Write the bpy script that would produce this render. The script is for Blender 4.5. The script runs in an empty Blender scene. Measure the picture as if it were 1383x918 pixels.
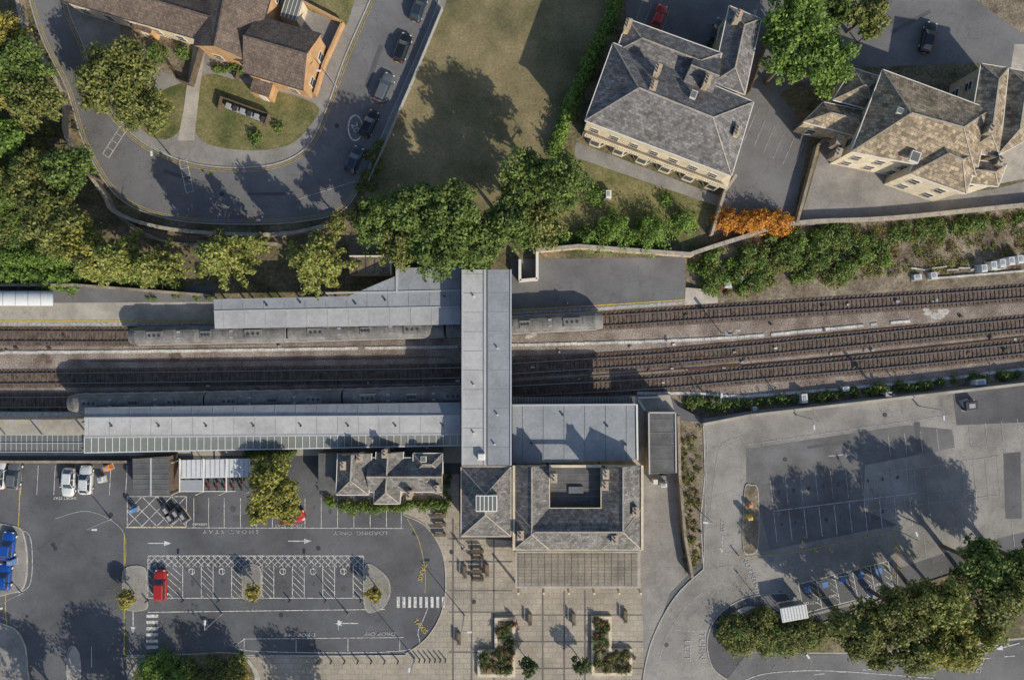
import bpy, math, random
import numpy as np
from mathutils import Vector
random.seed(7); rng=np.random.default_rng(7)
S=0.11; H=105.0; CX,CY=691.5,459.0
sc=bpy.context.scene
def W(x,y,z=0.0):
    k=S*(H-z)/H
    return ((x-CX)*k,(CY-y)*k,z)
def PX(pts,z=0.0): return [W(p[0],p[1],z)[:2] for p in pts]
TB=-1.0   # track bed level

# ---------------------------------------------------------------- materials
def _n(nt,t,x=0,y=0,**kw):
    n=nt.nodes.new(t); n.location=(x,y)
    for k,v in kw.items(): setattr(n,k,v)
    return n
def sc3(c,k): return (min(1,c[0]*k),min(1,c[1]*k),min(1,c[2]*k),1)
def mat(name,col,rough=.85,var=.25,scale=.25,fine=6.0,fvar=.2,col2=None,metal=0,bump=0,brick=None,spec=.3,wear=None,cracks=0):
    m=bpy.data.materials.new(name); m.use_nodes=True; nt=m.node_tree
    b=nt.nodes['Principled BSDF']; L=nt.links
    b.inputs['Roughness'].default_value=rough; b.inputs['Metallic'].default_value=metal
    b.inputs['Specular IOR Level'].default_value=spec
    g=_n(nt,'ShaderNodeNewGeometry'); pos=g.outputs['Position']
    n1=_n(nt,'ShaderNodeTexNoise'); n1.inputs['Scale'].default_value=scale; n1.inputs['Detail'].default_value=8; n1.inputs['Roughness'].default_value=.66
    L.new(pos,n1.inputs['Vector'])
    r=_n(nt,'ShaderNodeValToRGB'); r.color_ramp.elements[0].position=.36; r.color_ramp.elements[1].position=.64
    r.color_ramp.elements[0].color=sc3(col,1-var)
    r.color_ramp.elements[1].color=sc3(col2,1) if col2 else sc3(col,1+var)
    L.new(n1.outputs['Fac'],r.inputs['Fac'])
    out=r.outputs['Color']
    if brick:
        bw,bh,ang,amt=brick[:4]; mo=brick[4] if len(brick)>4 else .5
        mp=_n(nt,'ShaderNodeMapping'); mp.inputs['Rotation'].default_value=(0,0,math.radians(ang)); L.new(pos,mp.inputs['Vector'])
        bt=_n(nt,'ShaderNodeTexBrick'); bt.inputs['Scale'].default_value=1
        bt.inputs['Brick Width'].default_value=bw; bt.inputs['Row Height'].default_value=bh; bt.inputs['Mortar Size'].default_value=min(bw,bh)*.05
        bt.inputs['Color1'].default_value=(1-amt,)*3+(1,); bt.inputs['Color2'].default_value=(1+amt,)*3+(1,); bt.inputs['Mortar'].default_value=(mo,mo,mo,1)
        L.new(mp.outputs[0],bt.inputs['Vector'])
        mx=_n(nt,'ShaderNodeMixRGB',blend_type='MULTIPLY'); mx.inputs[0].default_value=1
        L.new(out,mx.inputs[1]); L.new(bt.outputs['Color'],mx.inputs[2]); out=mx.outputs[0]
    n2=_n(nt,'ShaderNodeTexNoise'); n2.inputs['Scale'].default_value=fine; n2.inputs['Detail'].default_value=4
    L.new(pos,n2.inputs['Vector'])
    mr=_n(nt,'ShaderNodeMapRange'); mr.inputs[1].default_value=.3; mr.inputs[2].default_value=.7; mr.inputs[3].default_value=1-fvar; mr.inputs[4].default_value=1+fvar
    L.new(n2.outputs['Fac'],mr.inputs[0])
    mx2=_n(nt,'ShaderNodeMixRGB',blend_type='MULTIPLY'); mx2.inputs[0].default_value=1
    L.new(out,mx2.inputs[1]); L.new(mr.outputs[0],mx2.inputs[2]); out=mx2.outputs[0]
    if cracks:
        v=_n(nt,'ShaderNodeTexVoronoi',feature='DISTANCE_TO_EDGE'); v.inputs['Scale'].default_value=.13
        n4=_n(nt,'ShaderNodeTexNoise'); n4.inputs['Scale'].default_value=.5; n4.inputs['Detail'].default_value=6; L.new(pos,n4.inputs['Vector'])
        ad=_n(nt,'ShaderNodeVectorMath',operation='MULTIPLY_ADD'); ad.inputs[1].default_value=(5,5,5); L.new(n4.outputs['Color'],ad.inputs[0]); L.new(pos,ad.inputs[2]); L.new(ad.outputs[0],v.inputs['Vector'])
        m3=_n(nt,'ShaderNodeMapRange'); m3.inputs[1].default_value=0; m3.inputs[2].default_value=.012; m3.inputs[3].default_value=1-cracks; m3.inputs[4].default_value=1
        L.new(v.outputs['Distance'],m3.inputs[0])
        mx4=_n(nt,'ShaderNodeMixRGB',blend_type='MULTIPLY'); mx4.inputs[0].default_value=1
        L.new(out,mx4.inputs[1]); L.new(m3.outputs[0],mx4.inputs[2]); out=mx4.outputs[0]
    if wear:
        n3=_n(nt,'ShaderNodeTexNoise'); n3.inputs['Scale'].default_value=2.5; n3.inputs['Detail'].default_value=9; n3.inputs['Roughness'].default_value=.75
        L.new(pos,n3.inputs['Vector'])
        m2=_n(nt,'ShaderNodeMapRange'); m2.inputs[1].default_value=.44; m2.inputs[2].default_value=.6; m2.inputs[3].default_value=0; m2.inputs[4].default_value=wear[1]
        L.new(n3.outputs['Fac'],m2.inputs[0])
        mx3=_n(nt,'ShaderNodeMixRGB'); L.new(m2.outputs[0],mx3.inputs[0]); L.new(out,mx3.inputs[1]); mx3.inputs[2].default_value=wear[0]+(1,); out=mx3.outputs[0]
    L.new(out,b.inputs['Base Color'])
    if bump:
        bp=_n(nt,'ShaderNodeBump'); bp.inputs['Strength'].default_value=bump; bp.inputs['Distance'].default_value=.1
        L.new(n2.outputs['Fac'],bp.inputs['Height']); L.new(bp.outputs[0],b.inputs['Normal'])
    return m
def leafmat(name,dark,light,tr=.3):
    m=bpy.data.materials.new(name); m.use_nodes=True; nt=m.node_tree; L=nt.links
    b=nt.nodes['Principled BSDF']; b.inputs['Roughness'].default_value=.6; b.inputs['Specular IOR Level'].default_value=.25
    g=_n(nt,'ShaderNodeNewGeometry')
    n1=_n(nt,'ShaderNodeTexNoise'); n1.inputs['Scale'].default_value=.55; n1.inputs['Detail'].default_value=3; L.new(g.outputs['Position'],n1.inputs['Vector'])
    ad=_n(nt,'ShaderNodeMath',operation='ADD'); L.new(g.outputs['Random Per Island'],ad.inputs[0]); L.new(n1.outputs['Fac'],ad.inputs[1])
    mr=_n(nt,'ShaderNodeMapRange'); mr.inputs[1].default_value=.4; mr.inputs[2].default_value=1.5; L.new(ad.outputs[0],mr.inputs[0])
    mx=_n(nt,'ShaderNodeMixRGB'); mx.inputs[1].default_value=dark+(1,); mx.inputs[2].default_value=light+(1,); L.new(mr.outputs[0],mx.inputs[0])
    L.new(mx.outputs[0],b.inputs['Base Color'])
    t=_n(nt,'ShaderNodeBsdfTranslucent'); L.new(mx.outputs[0],t.inputs['Color'])
    ms=_n(nt,'ShaderNodeMixShader'); ms.inputs[0].default_value=tr
    L.new(b.outputs[0],ms.inputs[1]); L.new(t.outputs[0],ms.inputs[2]); L.new(ms.outputs[0],nt.nodes['Material Output'].inputs['Surface'])
    return m
def plain(name,col,rough=.5,metal=0,spec=.5):
    return mat(name,col,rough,var=.06,scale=1.5,fvar=.05,metal=metal,spec=spec)

M={}
M['asph']=mat('asphalt',(.15,.148,.152),var=.22,scale=.12,fine=9,fvar=.18,cracks=.25)
M['asph_d']=mat('asphalt_dark',(.105,.106,.113),var=.28,scale=.1,fine=9,fvar=.18,cracks=.25)
M['asph_l']=mat('asphalt_worn',(.24,.228,.212),var=.27,scale=.17,fine=7,fvar=.2,cracks=.3)
M['tyre']=mat('tyre_polished_asphalt',(.135,.133,.135),var=.25,scale=.22,fine=9,fvar=.18)
M['patch']=mat('asphalt_patch',(.095,.095,.1),var=.15,scale=.3,fine=9)
M['stain']=mat('oil_stain',(.08,.078,.078),var=.2,scale=.8,fine=9)
M['conc']=mat('concrete',(.36,.33,.285),var=.22,scale=.3,fine=7,fvar=.16,cracks=.2)
M['pave']=mat('paving_slabs',(.33,.29,.235),var=.2,scale=.2,fine=5,brick=(1.2,.8,0,.08,.75))
M['pave_d']=mat('dark_paving',(.14,.128,.115),var=.15,scale=.5)
M['footway']=mat('footway',(.24,.225,.208),var=.2,scale=.3,cracks=.2)
M['ballast']=mat('ballast',(.215,.165,.133),var=.3,scale=.3,fine=6,fvar=.62,bump=.5,col2=(.31,.26,.222))
M['ballast_d']=mat('ballast_oily',(.135,.1,.08),var=.3,scale=.6,fine=6,fvar=.6,bump=.5)
M['soil']=mat('soil',(.17,.13,.09),var=.35,scale=.3,fine=3.5,fvar=.4,col2=(.28,.235,.17),bump=.4)
M['scrub']=mat('scrub_ground',(.09,.095,.038),var=.3,scale=.25,fine=2.5,fvar=.45,col2=(.21,.165,.105),bump=.4)
M['dry']=mat('dry_grass',(.13,.122,.056),var=.22,scale=.09,fine=3,fvar=.24,col2=(.27,.215,.12),bump=.3)
M['lawn']=mat('lawn',(.1,.12,.036),var=.25,scale=.25,fine=3,fvar=.3,col2=(.22,.19,.085),bump=.3)
M['slateA']=mat('slate_roof_a',(.15,.143,.142),var=.24,scale=.5,fine=3,fvar=.28,brick=(.5,.34,22,.34),rough=.75)
M['slateB']=mat('slate_roof_b',(.27,.215,.15),var=.26,scale=.5,fine=3,fvar=.32,brick=(.62,.45,20,.42),rough=.85)
M['slateS']=mat('slate_roof_s',(.15,.142,.135),var=.26,scale=.6,fine=3,fvar=.3,brick=(.5,.34,0,.32),rough=.75)
M['tile']=mat('brown_tiles',(.14,.107,.087),var=.2,scale=.4,fine=3,fvar=.2,brick=(.34,.34,17,.24),rough=.8)
M['ridge']=mat('ridge_stone',(.34,.3,.25),var=.2,scale=1)
M['stone']=mat('sandstone',(.45,.36,.25),var=.22,scale=.6,fine=3,fvar=.15,brick=(.8,.3,0,.1))
M['stone_d']=mat('old_stone',(.25,.21,.16),var=.3,scale=.5,fine=3,fvar=.25)
M['cream']=mat('cream_render',(.58,.5,.37),var=.15,scale=.8,fvar=.1)
M['brick']=mat('buff_brick',(.44,.27,.14),var=.15,scale=.8,fine=8,fvar=.2)
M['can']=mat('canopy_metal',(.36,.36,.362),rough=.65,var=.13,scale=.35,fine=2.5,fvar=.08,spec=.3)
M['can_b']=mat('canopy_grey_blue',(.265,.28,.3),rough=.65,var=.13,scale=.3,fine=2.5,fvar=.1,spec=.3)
M['can_d']=mat('canopy_dark',(.14,.145,.155),rough=.6,var=.15,scale=.4,fvar=.1)
M['seam']=plain('seam_metal',(.4,.4,.41),.5)
M['seam_d']=plain('seam_dark',(.2,.208,.22),.5)
M['felt']=mat('roof_felt',(.11,.11,.108),var=.25,scale=.5,fvar=.2)
M['porch']=mat('porch_roof',(.235,.205,.165),var=.24,scale=.3,fine=4,fvar=.18,brick=(8,.45,0,.1))
M['glass']=plain('window_glass',(.03,.04,.05),.08,0,.9)
M['roofglass']=plain('roof_glass',(.14,.15,.14),.25,0,.5)
M['frame']=plain('white_frame',(.66,.63,.58),.5)
M['white']=mat('white_paint',(.64,.63,.6),.7,var=.08,wear=((.17,.17,.17),.8))
M['white_f']=mat('faded_white_paint',(.42,.41,.39),.7,var=.1,wear=((.19,.185,.175),.95))
M['yellow']=mat('yellow_paint',(.56,.41,.08),.7,var=.1,wear=((.18,.165,.13),.75))
M['bluep']=mat('blue_paint',(.08,.22,.5),.7,var=.1,wear=((.15,.16,.2),.6))
M['redp']=mat('red_paint',(.35,.14,.09),.7,wear=((.18,.17,.16),.85))
M['rail']=mat('rail_steel',(.15,.085,.055),.5,var=.2,scale=1,metal=.2)
M['railtop']=plain('rail_head',(.42,.4,.38),.3,.8)
M['sleeper']=mat('sleeper',(.075,.06,.048),var=.4,scale=1.2,fine=5,fvar=.3,col2=(.17,.135,.108))
M['trough']=mat('cable_trough',(.48,.465,.43),var=.25,scale=.6,fvar=.3)
M['lime']=mat('lime_dust',(.4,.37,.34),var=.3,scale=1.2,fine=7,fvar=.5)
M['train_r']=mat('train_roof',(.17,.162,.152),.6,var=.3,scale=.5,fine=3,fvar=.2)
M['train_s']=plain('train_side',(.4,.4,.41),.4)
M['train_b']=plain('train_blue',(.06,.07,.22),.4)
M['dark']=plain('dark_metal',(.04,.042,.045),.5)
M['grey']=plain('grey_metal',(.3,.31,.32),.5)
M['lgrey']=plain('light_grey',(.55,.56,.57),.5)
M['rubber']=plain('rubber',(.02,.02,.02),.9)
M['wood']=mat('timber',(.12,.09,.065),var=.3,scale=1.5)
M['bark']=mat('bark',(.11,.085,.06),var=.3,scale=2,fine=8,fvar=.3)
M['ylw']=plain('yellow_plastic',(.7,.45,.04),.5)
M['org']=plain('orange_plastic',(.7,.22,.05),.5)
M['redl']=plain('red_lamp',(.4,.02,.02),.3)
M['kerb']=mat('kerb_stone',(.38,.36,.32),var=.2,scale=.8)
LEAF={'green':leafmat('leaf_green',(.05,.085,.022),(.2,.27,.07)),
 'bright':leafmat('leaf_bright',(.06,.12,.022),(.24,.35,.075)),
 'olive':leafmat('leaf_olive',(.065,.08,.024),(.27,.285,.085)),
 'conif':leafmat('leaf_conifer',(.075,.095,.022),(.38,.4,.11)),
 'lime':leafmat('leaf_lime',(.1,.11,.022),(.42,.4,.1)),
 'yellow':leafmat('leaf_yellow',(.12,.115,.022),(.46,.4,.1)),
 'autumn':leafmat('leaf_autumn',(.3,.12,.02),(.72,.34,.06)),
 'russet':leafmat('leaf_russet',(.09,.055,.03),(.28,.16,.07)),
 'dark':leafmat('leaf_dark',(.04,.06,.02),(.13,.17,.06))}

# ---------------------------------------------------------------- mesh builder
_rc=[0]
class MB:
    def __init__(s): s.v=[];s.f=[];s.m=[];s.sm=[];s.mats=[]
    def mi(s,m):
        if isinstance(m,str): m=M[m]
        if m not in s.mats: s.mats.append(m)
        return s.mats.index(m)
    def face(s,pts,m,smooth=False):
        i=len(s.v); s.v+= [tuple(p) for p in pts]; s.f.append(list(range(i,i+len(pts)))); s.m.append(s.mi(m)); s.sm.append(smooth)
    def mesh(s,vs,fs,m,smooth=False):
        i=len(s.v); s.v+=[tuple(p) for p in vs]; k=s.mi(m)
        for f in fs: s.f.append([i+a for a in f]); s.m.append(k); s.sm.append(smooth)
    def prism(s,p,z0,z1,ms,mt=None):
        a=sum(p[i][0]*p[(i+1)%len(p)][1]-p[(i+1)%len(p)][0]*p[i][1] for i in range(len(p)))
        if a<0: p=p[::-1]
        n=len(p)
        vs=[(x,y,z0) for x,y in p]+[(x,y,z1) for x,y in p]
        s.mesh(vs,[[i,(i+1)%n,n+(i+1)%n,n+i] for i in range(n)],ms)
        s.face([(x,y,z1) for x,y in p],mt or ms)
        s.face([(x,y,z0) for x,y in p[::-1]],ms)
    def flat(s,p,z,m):
        a=sum(p[i][0]*p[(i+1)%len(p)][1]-p[(i+1)%len(p)][0]*p[i][1] for i in range(len(p)))
        if a<0: p=p[::-1]
        s.face([(x,y,z) for x,y in p],m)
    def box(s,x,y,z,sx,sy,sz,ang,m,mt=None,bev=0):
        c,sn=math.cos(ang),math.sin(ang)
        def T(a,b): return (x+a*c-b*sn,y+a*sn+b*c)
        if bev:
            q=[(-sx/2,-sy/2),(sx/2,-sy/2),(sx/2,sy/2),(-sx/2,sy/2)]
            z1=z+sz-bev
            lo=[T(*k)+(z,) for k in q]; mi=[T(*k)+(z1,) for k in q]; up=[T(k[0]-math.copysign(bev,k[0]),k[1]-math.copysign(bev,k[1]))+(z+sz,) for k in q]
            vs=lo+mi+up
            s.mesh(vs,[[i,(i+1)%4,4+(i+1)%4,4+i] for i in range(4)]+[[4+i,4+(i+1)%4,8+(i+1)%4,8+i] for i in range(4)]+[[3,2,1,0]],m)
            s.face(up,mt or m)
        else:
            s.prism([T(-sx/2,-sy/2),T(sx/2,-sy/2),T(sx/2,sy/2),T(-sx/2,sy/2)],z,z+sz,m,mt)
    def beam(s,p0,p1,w,h,m,ext=0):
        a,b=Vector(p0),Vector(p1); d=b-a
        if d.length<1e-6: return
        dn=d.normalized(); a=a-dn*ext; b=b+dn*ext
        sd=Vector((-d.y,d.x,0)); sd=sd.normalized() if sd.length>1e-6 else Vector((1,0,0))
        up=dn.cross(sd); up=up if up.z>=0 else -up
        if sd.cross(dn).z>0: sd=-sd
        sd*=w/2
        if abs(up.z)<.05: up=Vector((-sd.y,sd.x,0)).normalized()
        up*=h
        v=[a-sd,a+sd,b+sd,b-sd]; v+= [q+up for q in v]
        s.mesh(v,[[0,1,2,3],[7,6,5,4],[0,4,5,1],[1,5,6,2],[2,6,7,3],[3,7,4,0]],m)
    def cyl(s,p0,p1,r0,r1,n,m,smooth=True):
        a,b=Vector(p0),Vector(p1); d=(b-a).normalized()
        u=d.orthogonal().normalized(); w=d.cross(u)
        vs=[];
        for (c,r) in ((a,r0),(b,r1)):
            for i in range(n):
                t=2*math.pi*i/n; vs.append(c+u*math.cos(t)*r+w*math.sin(t)*r)
        s.mesh(vs,[[i,(i+1)%n,n+(i+1)%n,n+i] for i in range(n)],m,smooth)
        s.face(vs[n:],m); s.face(vs[:n][::-1],m)
    def ribbon(s,p,w,z,m,closed=False):
        _rc[0]+=1; z=z+(_rc[0]%6)*.003
        n=len(p); L=[];R=[]
        for i in range(n):
            a=p[(i-1)%n] if (closed or i>0) else p[i]; b=p[(i+1)%n] if (closed or i<n-1) else p[i]
            dx,dy=b[0]-a[0],b[1]-a[1]; l=math.hypot(dx,dy) or 1
            nx,ny=-dy/l*w/2,dx/l*w/2
            L.append((p[i][0]+nx,p[i][1]+ny,z)); R.append((p[i][0]-nx,p[i][1]-ny,z))
        vs=L+R
        s.mesh(vs,[[i,n+i,n+(i+1)%n,(i+1)%n] for i in range(n if closed else n-1)],m)
    def obj(s,name,parent=None,loc=None):
        me=bpy.data.meshes.new(name); me.from_pydata(s.v,[],s.f)
        for m in s.mats: me.materials.append(m)
        me.polygons.foreach_set('material_index',s.m); me.polygons.foreach_set('use_smooth',s.sm); me.update()
        o=bpy.data.objects.new(name,me); sc.collection.objects.link(o)
        if parent: o.parent=parent
        return o
def empty(name):
    o=bpy.data.objects.new(name,None); sc.collection.objects.link(o); return o
def smooth(pts,n=8,closed=False):
    out=[]; N=len(pts)
    for i in range(N if closed else N-1):
        g=(lambda k: pts[k%N]) if closed else (lambda k: pts[max(0,min(N-1,k))])
        p0,p1,p2,p3=g(i-1),g(i),g(i+1),g(i+2)
        for j in range(n):
            t=j/n
            out.append(tuple(.5*((2*p1[a])+(-p0[a]+p2[a])*t+(2*p0[a]-5*p1[a]+4*p2[a]-p3[a])*t*t+(-p0[a]+3*p1[a]-3*p2[a]+p3[a])*t**3) for a in (0,1)))
    if not closed: out.append(tuple(pts[-1][:2]))
    return out
def sheet(name,pts,z,m,zc=0.0):
    b=MB(); b.flat(PX(pts,zc),z,m); return b.obj(name)
def kerb(b,pts,z=0,w=.14,h=.12,closed=False,m='kerb'):
    p=PX(pts,z)
    n=len(p)
    for i in range(n if closed else n-1):
        b.beam(p[i]+(z,),p[(i+1)%n]+(z,),w,h,m)

# ---------------------------------------------------------------- terrain
b=MB(); b.flat([(-900,-900),(900,-900),(900,900),(-900,900)],TB-.02,'soil'); b.obj('ground')
T1=[(-1200,455),(-300,455),(0,454),(195,454),(400,450),(620,443),(800,434),(1000,421),(1200,408),(1383,395),(1800,360),(2600,280)]
T2=[(-1200,511),(-300,511),(0,511),(300,508),(620,503),(700,497),(900,484),(1100,465),(1250,450),(1383,437),(1800,396),(2600,315)]
T3=[(-1200,543),(-300,543),(0,543),(113,542),(400,537),(620,532),(691,528),(880,518),(1000,507),(1200,489),(1383,470),(1800,425),(2600,340)]
north=[(-2500,440),(195,440),(400,436),(620,429),(800,420),(925,412),(928,345),(1070,305),(1200,297),(1383,279),(3500,80),(3500,-3000),(-2500,-3000)]
b=MB(); b.prism(PX(north),-1.6,0,'stone_d','scrub'); b.obj('terrain_north')
south=[(-2500,557),(113,556),(400,551),(620,546),(691,542),(860,534),(905,532),(915,548),(950,566),(1010,556),(1383,514),(3500,270),(3500,4000),(-2500,4000)]
b=MB(); b.prism(PX(south),-1.6,0,'stone_d','asph_d'); b.obj('terrain_south')
sheet('railway_ballast',[(-2500,445),(195,445),(400,440),(620,434),(800,424),(980,412),(1383,380),(3500,170),(3500,285),(1383,505),(1100,530),(960,545),(900,528),(691,538),(620,542),(113,552),(-2500,552)],TB,'ballast',TB)
def dens(path,step):
    P=np.array(path); d=np.r_[0,np.cumsum(np.hypot(*(P[1:]-P[:-1]).T))]
    t=np.arange(0,d[-1],step)
    return list(zip(np.interp(t,d,P[:,0]),np.interp(t,d,P[:,1])))
def track(T,x0=-400,x1=1800):
    w=dens(PX(smooth(T,10),TB),.65)
    X0=(x0-CX)*S; X1=(x1-CX)*S
    w=[p for p in w if X0<p[0]<X1]
    b=MB(); b.ribbon(w[::4],2.9,TB+.01,'ballast_d')
    for i in range(len(w)-1):
        a=math.atan2(w[i+1][1]-w[i][1],w[i+1][0]-w[i][0])
        b.box(w[i][0],w[i][1],TB+.012,.27,2.45+random.uniform(-.08,.08),.1,a+random.uniform(-.02,.02),'sleeper')
    ww=w[::5]
    for sd in (-1,1):
        q=[]
        for i in range(len(ww)):
            a=ww[max(0,i-1)];c=ww[min(len(ww)-1,i+1)]; l=math.hypot(c[0]-a[0],c[1]-a[1])
            q.append((ww[i][0]-(c[1]-a[1])/l*.76*sd,ww[i][1]+(c[0]-a[0])/l*.76*sd))
        for i in range(len(q)-1):
            b.beam(q[i]+(TB+.11,),q[i+1]+(TB+.11,),.16,.1,'rail'); b.beam(q[i]+(TB+.21,),q[i+1]+(TB+.21,),.075,.05,'railtop')
    return b.obj('railway_track')
for T in (T1,T2,T3): track(T)
b=MB()
for T in ([(-300,476),(0,476),(300,473),(620,468)],[(690,466),(850,462),(985,456),(1100,446),(1235,433)],[(860,531),(940,531),(1000,535),(1110,527),(1260,513),(1383,498),(1700,460)]):
    w=dens(PX(smooth(T,6),TB),1.0)
    for i in range(len(w)-1):
        if random.random()<.95:
            j=random.uniform(-.03,.03); b.beam((w[i][0],w[i][1]+j,TB),(w[i+1][0],w[i+1][1]+j,TB),.42,.12,'trough',-.02)
b.obj('cable_trough')
b=MB()
for T in ([(690,482),(850,475),(1000,462),(1240,440)],[(120,488),(350,486),(600,482)],[(930,500),(1100,485),(1383,455)],[(1000,494),(1150,480),(1383,456)],[(780,488),(1000,480),(1200,462)],[(700,515),(900,500),(1000,492)]):
    w=PX(smooth(T,6),TB)
    for i in range(len(w)-1): b.beam(w[i]+(TB+.01,),w[i+1]+(TB+.01,),.12,.12,'rail')
b.obj('spare_rail')
b=MB()
for (x,y,r) in [(1262,425,22),(990,450,9),(1262,408,14),(720,452,10),(240,482,12),(60,485,14)]:
    for k in range(5):
        rr=r*random.uniform(.25,.6); ox,oy=random.uniform(-r,r)*.7,random.uniform(-r,r)*.35
        pts=[(x+ox+rr*random.uniform(.6,1.1)*math.cos(t),y+oy+rr*.6*random.uniform(.6,1.1)*math.sin(t)) for t in np.linspace(0,6.28,14)[:-1]]
        b.flat(PX(pts,TB),TB+.004+.0045*k,'lime' if x>700 else 'ballast_d')
b.obj('ballast_dust')
b=MB()
for k in range(70):
    x=random.uniform(0,1383); T=random.choice((T1,T2,T3)); y=float(np.interp(x,[p[0] for p in T],[p[1] for p in T]))+random.choice((-18,17,20,0))
    if y<440-.04*max(0,x-200) or y>555-.05*max(0,x-200): continue
    X=W(x,y,TB); b.box(X[0],X[1],TB+.0,random.uniform(.2,.6),random.uniform(.2,.4),random.uniform(.15,.4),random.uniform(-.1,.1),random.choice(('grey','grey','sleeper','rail','trough')))
b.obj('lineside_equipment')

# ---------------------------------------------------------------- north surfaces
inner=[(86,-60),(92,10),(112,60),(128,110),(150,150),(190,190),(240,215),(300,226),(370,222),(415,198),(440,150),(465,80),(500,0),(525,-60)]
outer=[(612,-60),(588,15),(548,110),(515,185),(492,240),(462,285),(400,300),(320,303),(240,298),(180,280),(145,250),(112,190),(90,120),(60,60),(40,0),(30,-60)]
si,so=smooth(inner,6),smooth(outer,6)
sheet('residential_road',si+so,.012,'asph')
sheet('estate_ground',si+[(500,-90),(90,-90)],.008,'footway')
b=MB(); kerb(b,si); kerb(b,so); b.obj('road_kerb')
sheet('verge_footway',smooth([(612,-60),(588,15),(548,110),(515,185),(492,240)],5)+[(500,246),(524,190),(558,112),(598,15),(622,-60)],.03,'footway')
sheet('lawn',smooth([(268,112),(285,100),(330,112),(425,140),(420,168),(388,197),(330,203),(272,190),(262,150)],4,True),.03,'lawn')
sheet('lawn',smooth([(230,118),(262,118),(240,180),(205,185),(180,150)],4,True),.03,'lawn')
sheet('lawn',[(440,-30),(490,-30),(468,35),(412,12)],.03,'lawn')
sheet('back_yard',[(160,25),(262,48),(262,112),(225,100),(165,50)],.036,'soil')
sheet('garden_path',[(262,60),(278,66),(270,120),(262,190),(240,190),(248,150),(252,120)],.045,'conc')
sheet('grass_field',[(622,-200),(598,15),(558,112),(524,190),(500,246),(480,300),(640,330),(740,290),(745,205),(800,80),(835,-10),(880,-200)],.012,'dry')
sheet('garden_lawn',[(780,190),(960,270),(935,330),(760,325),(752,230)],.016,'lawn')
sheet('garden_path',[(778,192),(800,200),(990,272),(985,284),(900,255),(775,212)],.03,'footway')
sheet('courtyard',[(985,255),(1010,120),(1050,125),(1095,180),(1070,300),(960,318)],.02,'asph')
sheet('courtyard',[(840,-60),(1383,-120),(1700,-120),(1700,80),(1383,95),(1330,85),(1140,92),(1040,130),(960,120),(845,20)],.028,'asph')
sheet('courtyard_paving',[(1080,300),(1112,190),(1150,215),(1290,262),(1345,255),(1500,215),(1500,262),(1383,276),(1200,294),(1090,304)],.024,'footway')
sheet('courtyard',[(1370,60),(1500,60),(1500,220),(1340,250)],.036,'conc')
sheet('driveway',[(1330,-60),(1400,-60),(1400,60),(1290,-20)],.042,'soil')
sheet('platform_surface',[(-900,386),(290,386),(290,412),(-900,414)],.012,'asph')
sheet('platform_surface',[(-900,414),(622,406),(622,429),(400,436),(195,440),(-900,440)],.02,'conc')
sheet('platform_surface',[(690,350),(925,347),(925,410),(800,419),(690,425)],.02,'asph')
b=MB(); b.mesh([W(925,412,0),W(970,409,TB),W(968,392,TB),W(925,388,0)],[[0,1,2,3]],'conc'); b.obj('platform_ramp')
b=MB()
b.ribbon(PX([(-900,434),(290,433)]),.22,.03,'yellow'); b.ribbon(PX([(690,419),(800,413),(925,405)]),.2,.03,'yellow')
b.ribbon(PX([(-900,559.5),(113,559)]),.5,.03,'white_f'); b.ribbon(PX([(-900,566),(113,564)]),.2,.03,'yellow')
b.ribbon(PX([(-900,437.5),(195,437.5),(290,436)]),.5,.03,'white_f'); b.ribbon(PX([(690,423),(800,417.5),(925,409)]),.5,.03,'white_f')
b.obj('platform_edge_marking')
sheet('platform_surface',[(-900,557),(113,556),(400,551),(620,546),(860,535),(905,533),(912,560),(912,640),(620,625),(-900,612)],.014,'conc')

# ---------------------------------------------------------------- south surfaces
cp=smooth([(545,695),(575,710),(597,745),(602,790),(595,830),(575,862),(548,882)],6)
sheet('station_car_park',[(-900,615),(540,615)]+[(545,695)]+cp+[(170,886),(-900,886)],.02,'asph_d')
sheet('station_forecourt',[(545,640),(620,640),(620,725),(870,742),(870,1100),(180,1100),(170,886),(548,884)]+cp[::-1],.014,'pave')
sheet('service_path',[(866,640),(912,600),(922,640),(935,770),(905,800),(870,900),(866,780)],.024,'footway')
sheet('railway_bank',[(905,565),(948,570),(952,640),(945,760),(925,775),(915,700),(916,640),(914,600)],.03,'soil')
sheet('car_park_deck',[(950,566),(1010,556),(1383,514),(1900,452),(1900,640),(1383,718),(1300,738),(1205,770),(1210,800),(1085,835),(1060,800),(990,770),(950,768)],.022,'asph_l')
sheet('car_park_tarmac',[(1008,606),(1225,574),(1285,580),(1290,604),(1168,628),(1166,688),(1212,708),(1040,742),(1026,690),(1008,660)],.034,'tyre')
sheet('car_park_tarmac',[(1286,527),(1383,515),(1600,490),(1600,540),(1383,570),(1292,574)],.034,'asph_d')
sheet('car_park_tarmac',[(1355,612),(1378,610),(1380,700),(1358,700)],.034,'asph_d')
sheet('car_park_tarmac',[(1078,790),(1203,758),(1212,795),(1085,832)],.034,'asph_d')
sheet('access_road',smooth([(862,1000),(868,918),(882,860),(912,805),(950,768)],5)+[(990,762),(1060,790),(1050,800)]+smooth([(1010,806),(972,828),(955,862),(962,900),(985,918)],5)+[(990,1000)],.04,'asph_l')
sheet('main_road',[(975,925),(1010,880),(1100,884),(1383,870),(1900,820),(1900,1300),(862,1300),(868,950)],.026,'asph')
sheet('lower_road',[(-900,886),(170,886),(180,1200),(-900,1200)],.026,'asph_d')
b=MB()
for x in (612,637,667,733,762,790): b.ribbon(PX([(x,700 if x<690 else 797),(x,940)]),.24,.03,'pave_d')
for y in (727,758,797,826,880): b.ribbon(PX([(606,y),(692,y)]),.18,.03,'pave_d')
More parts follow.
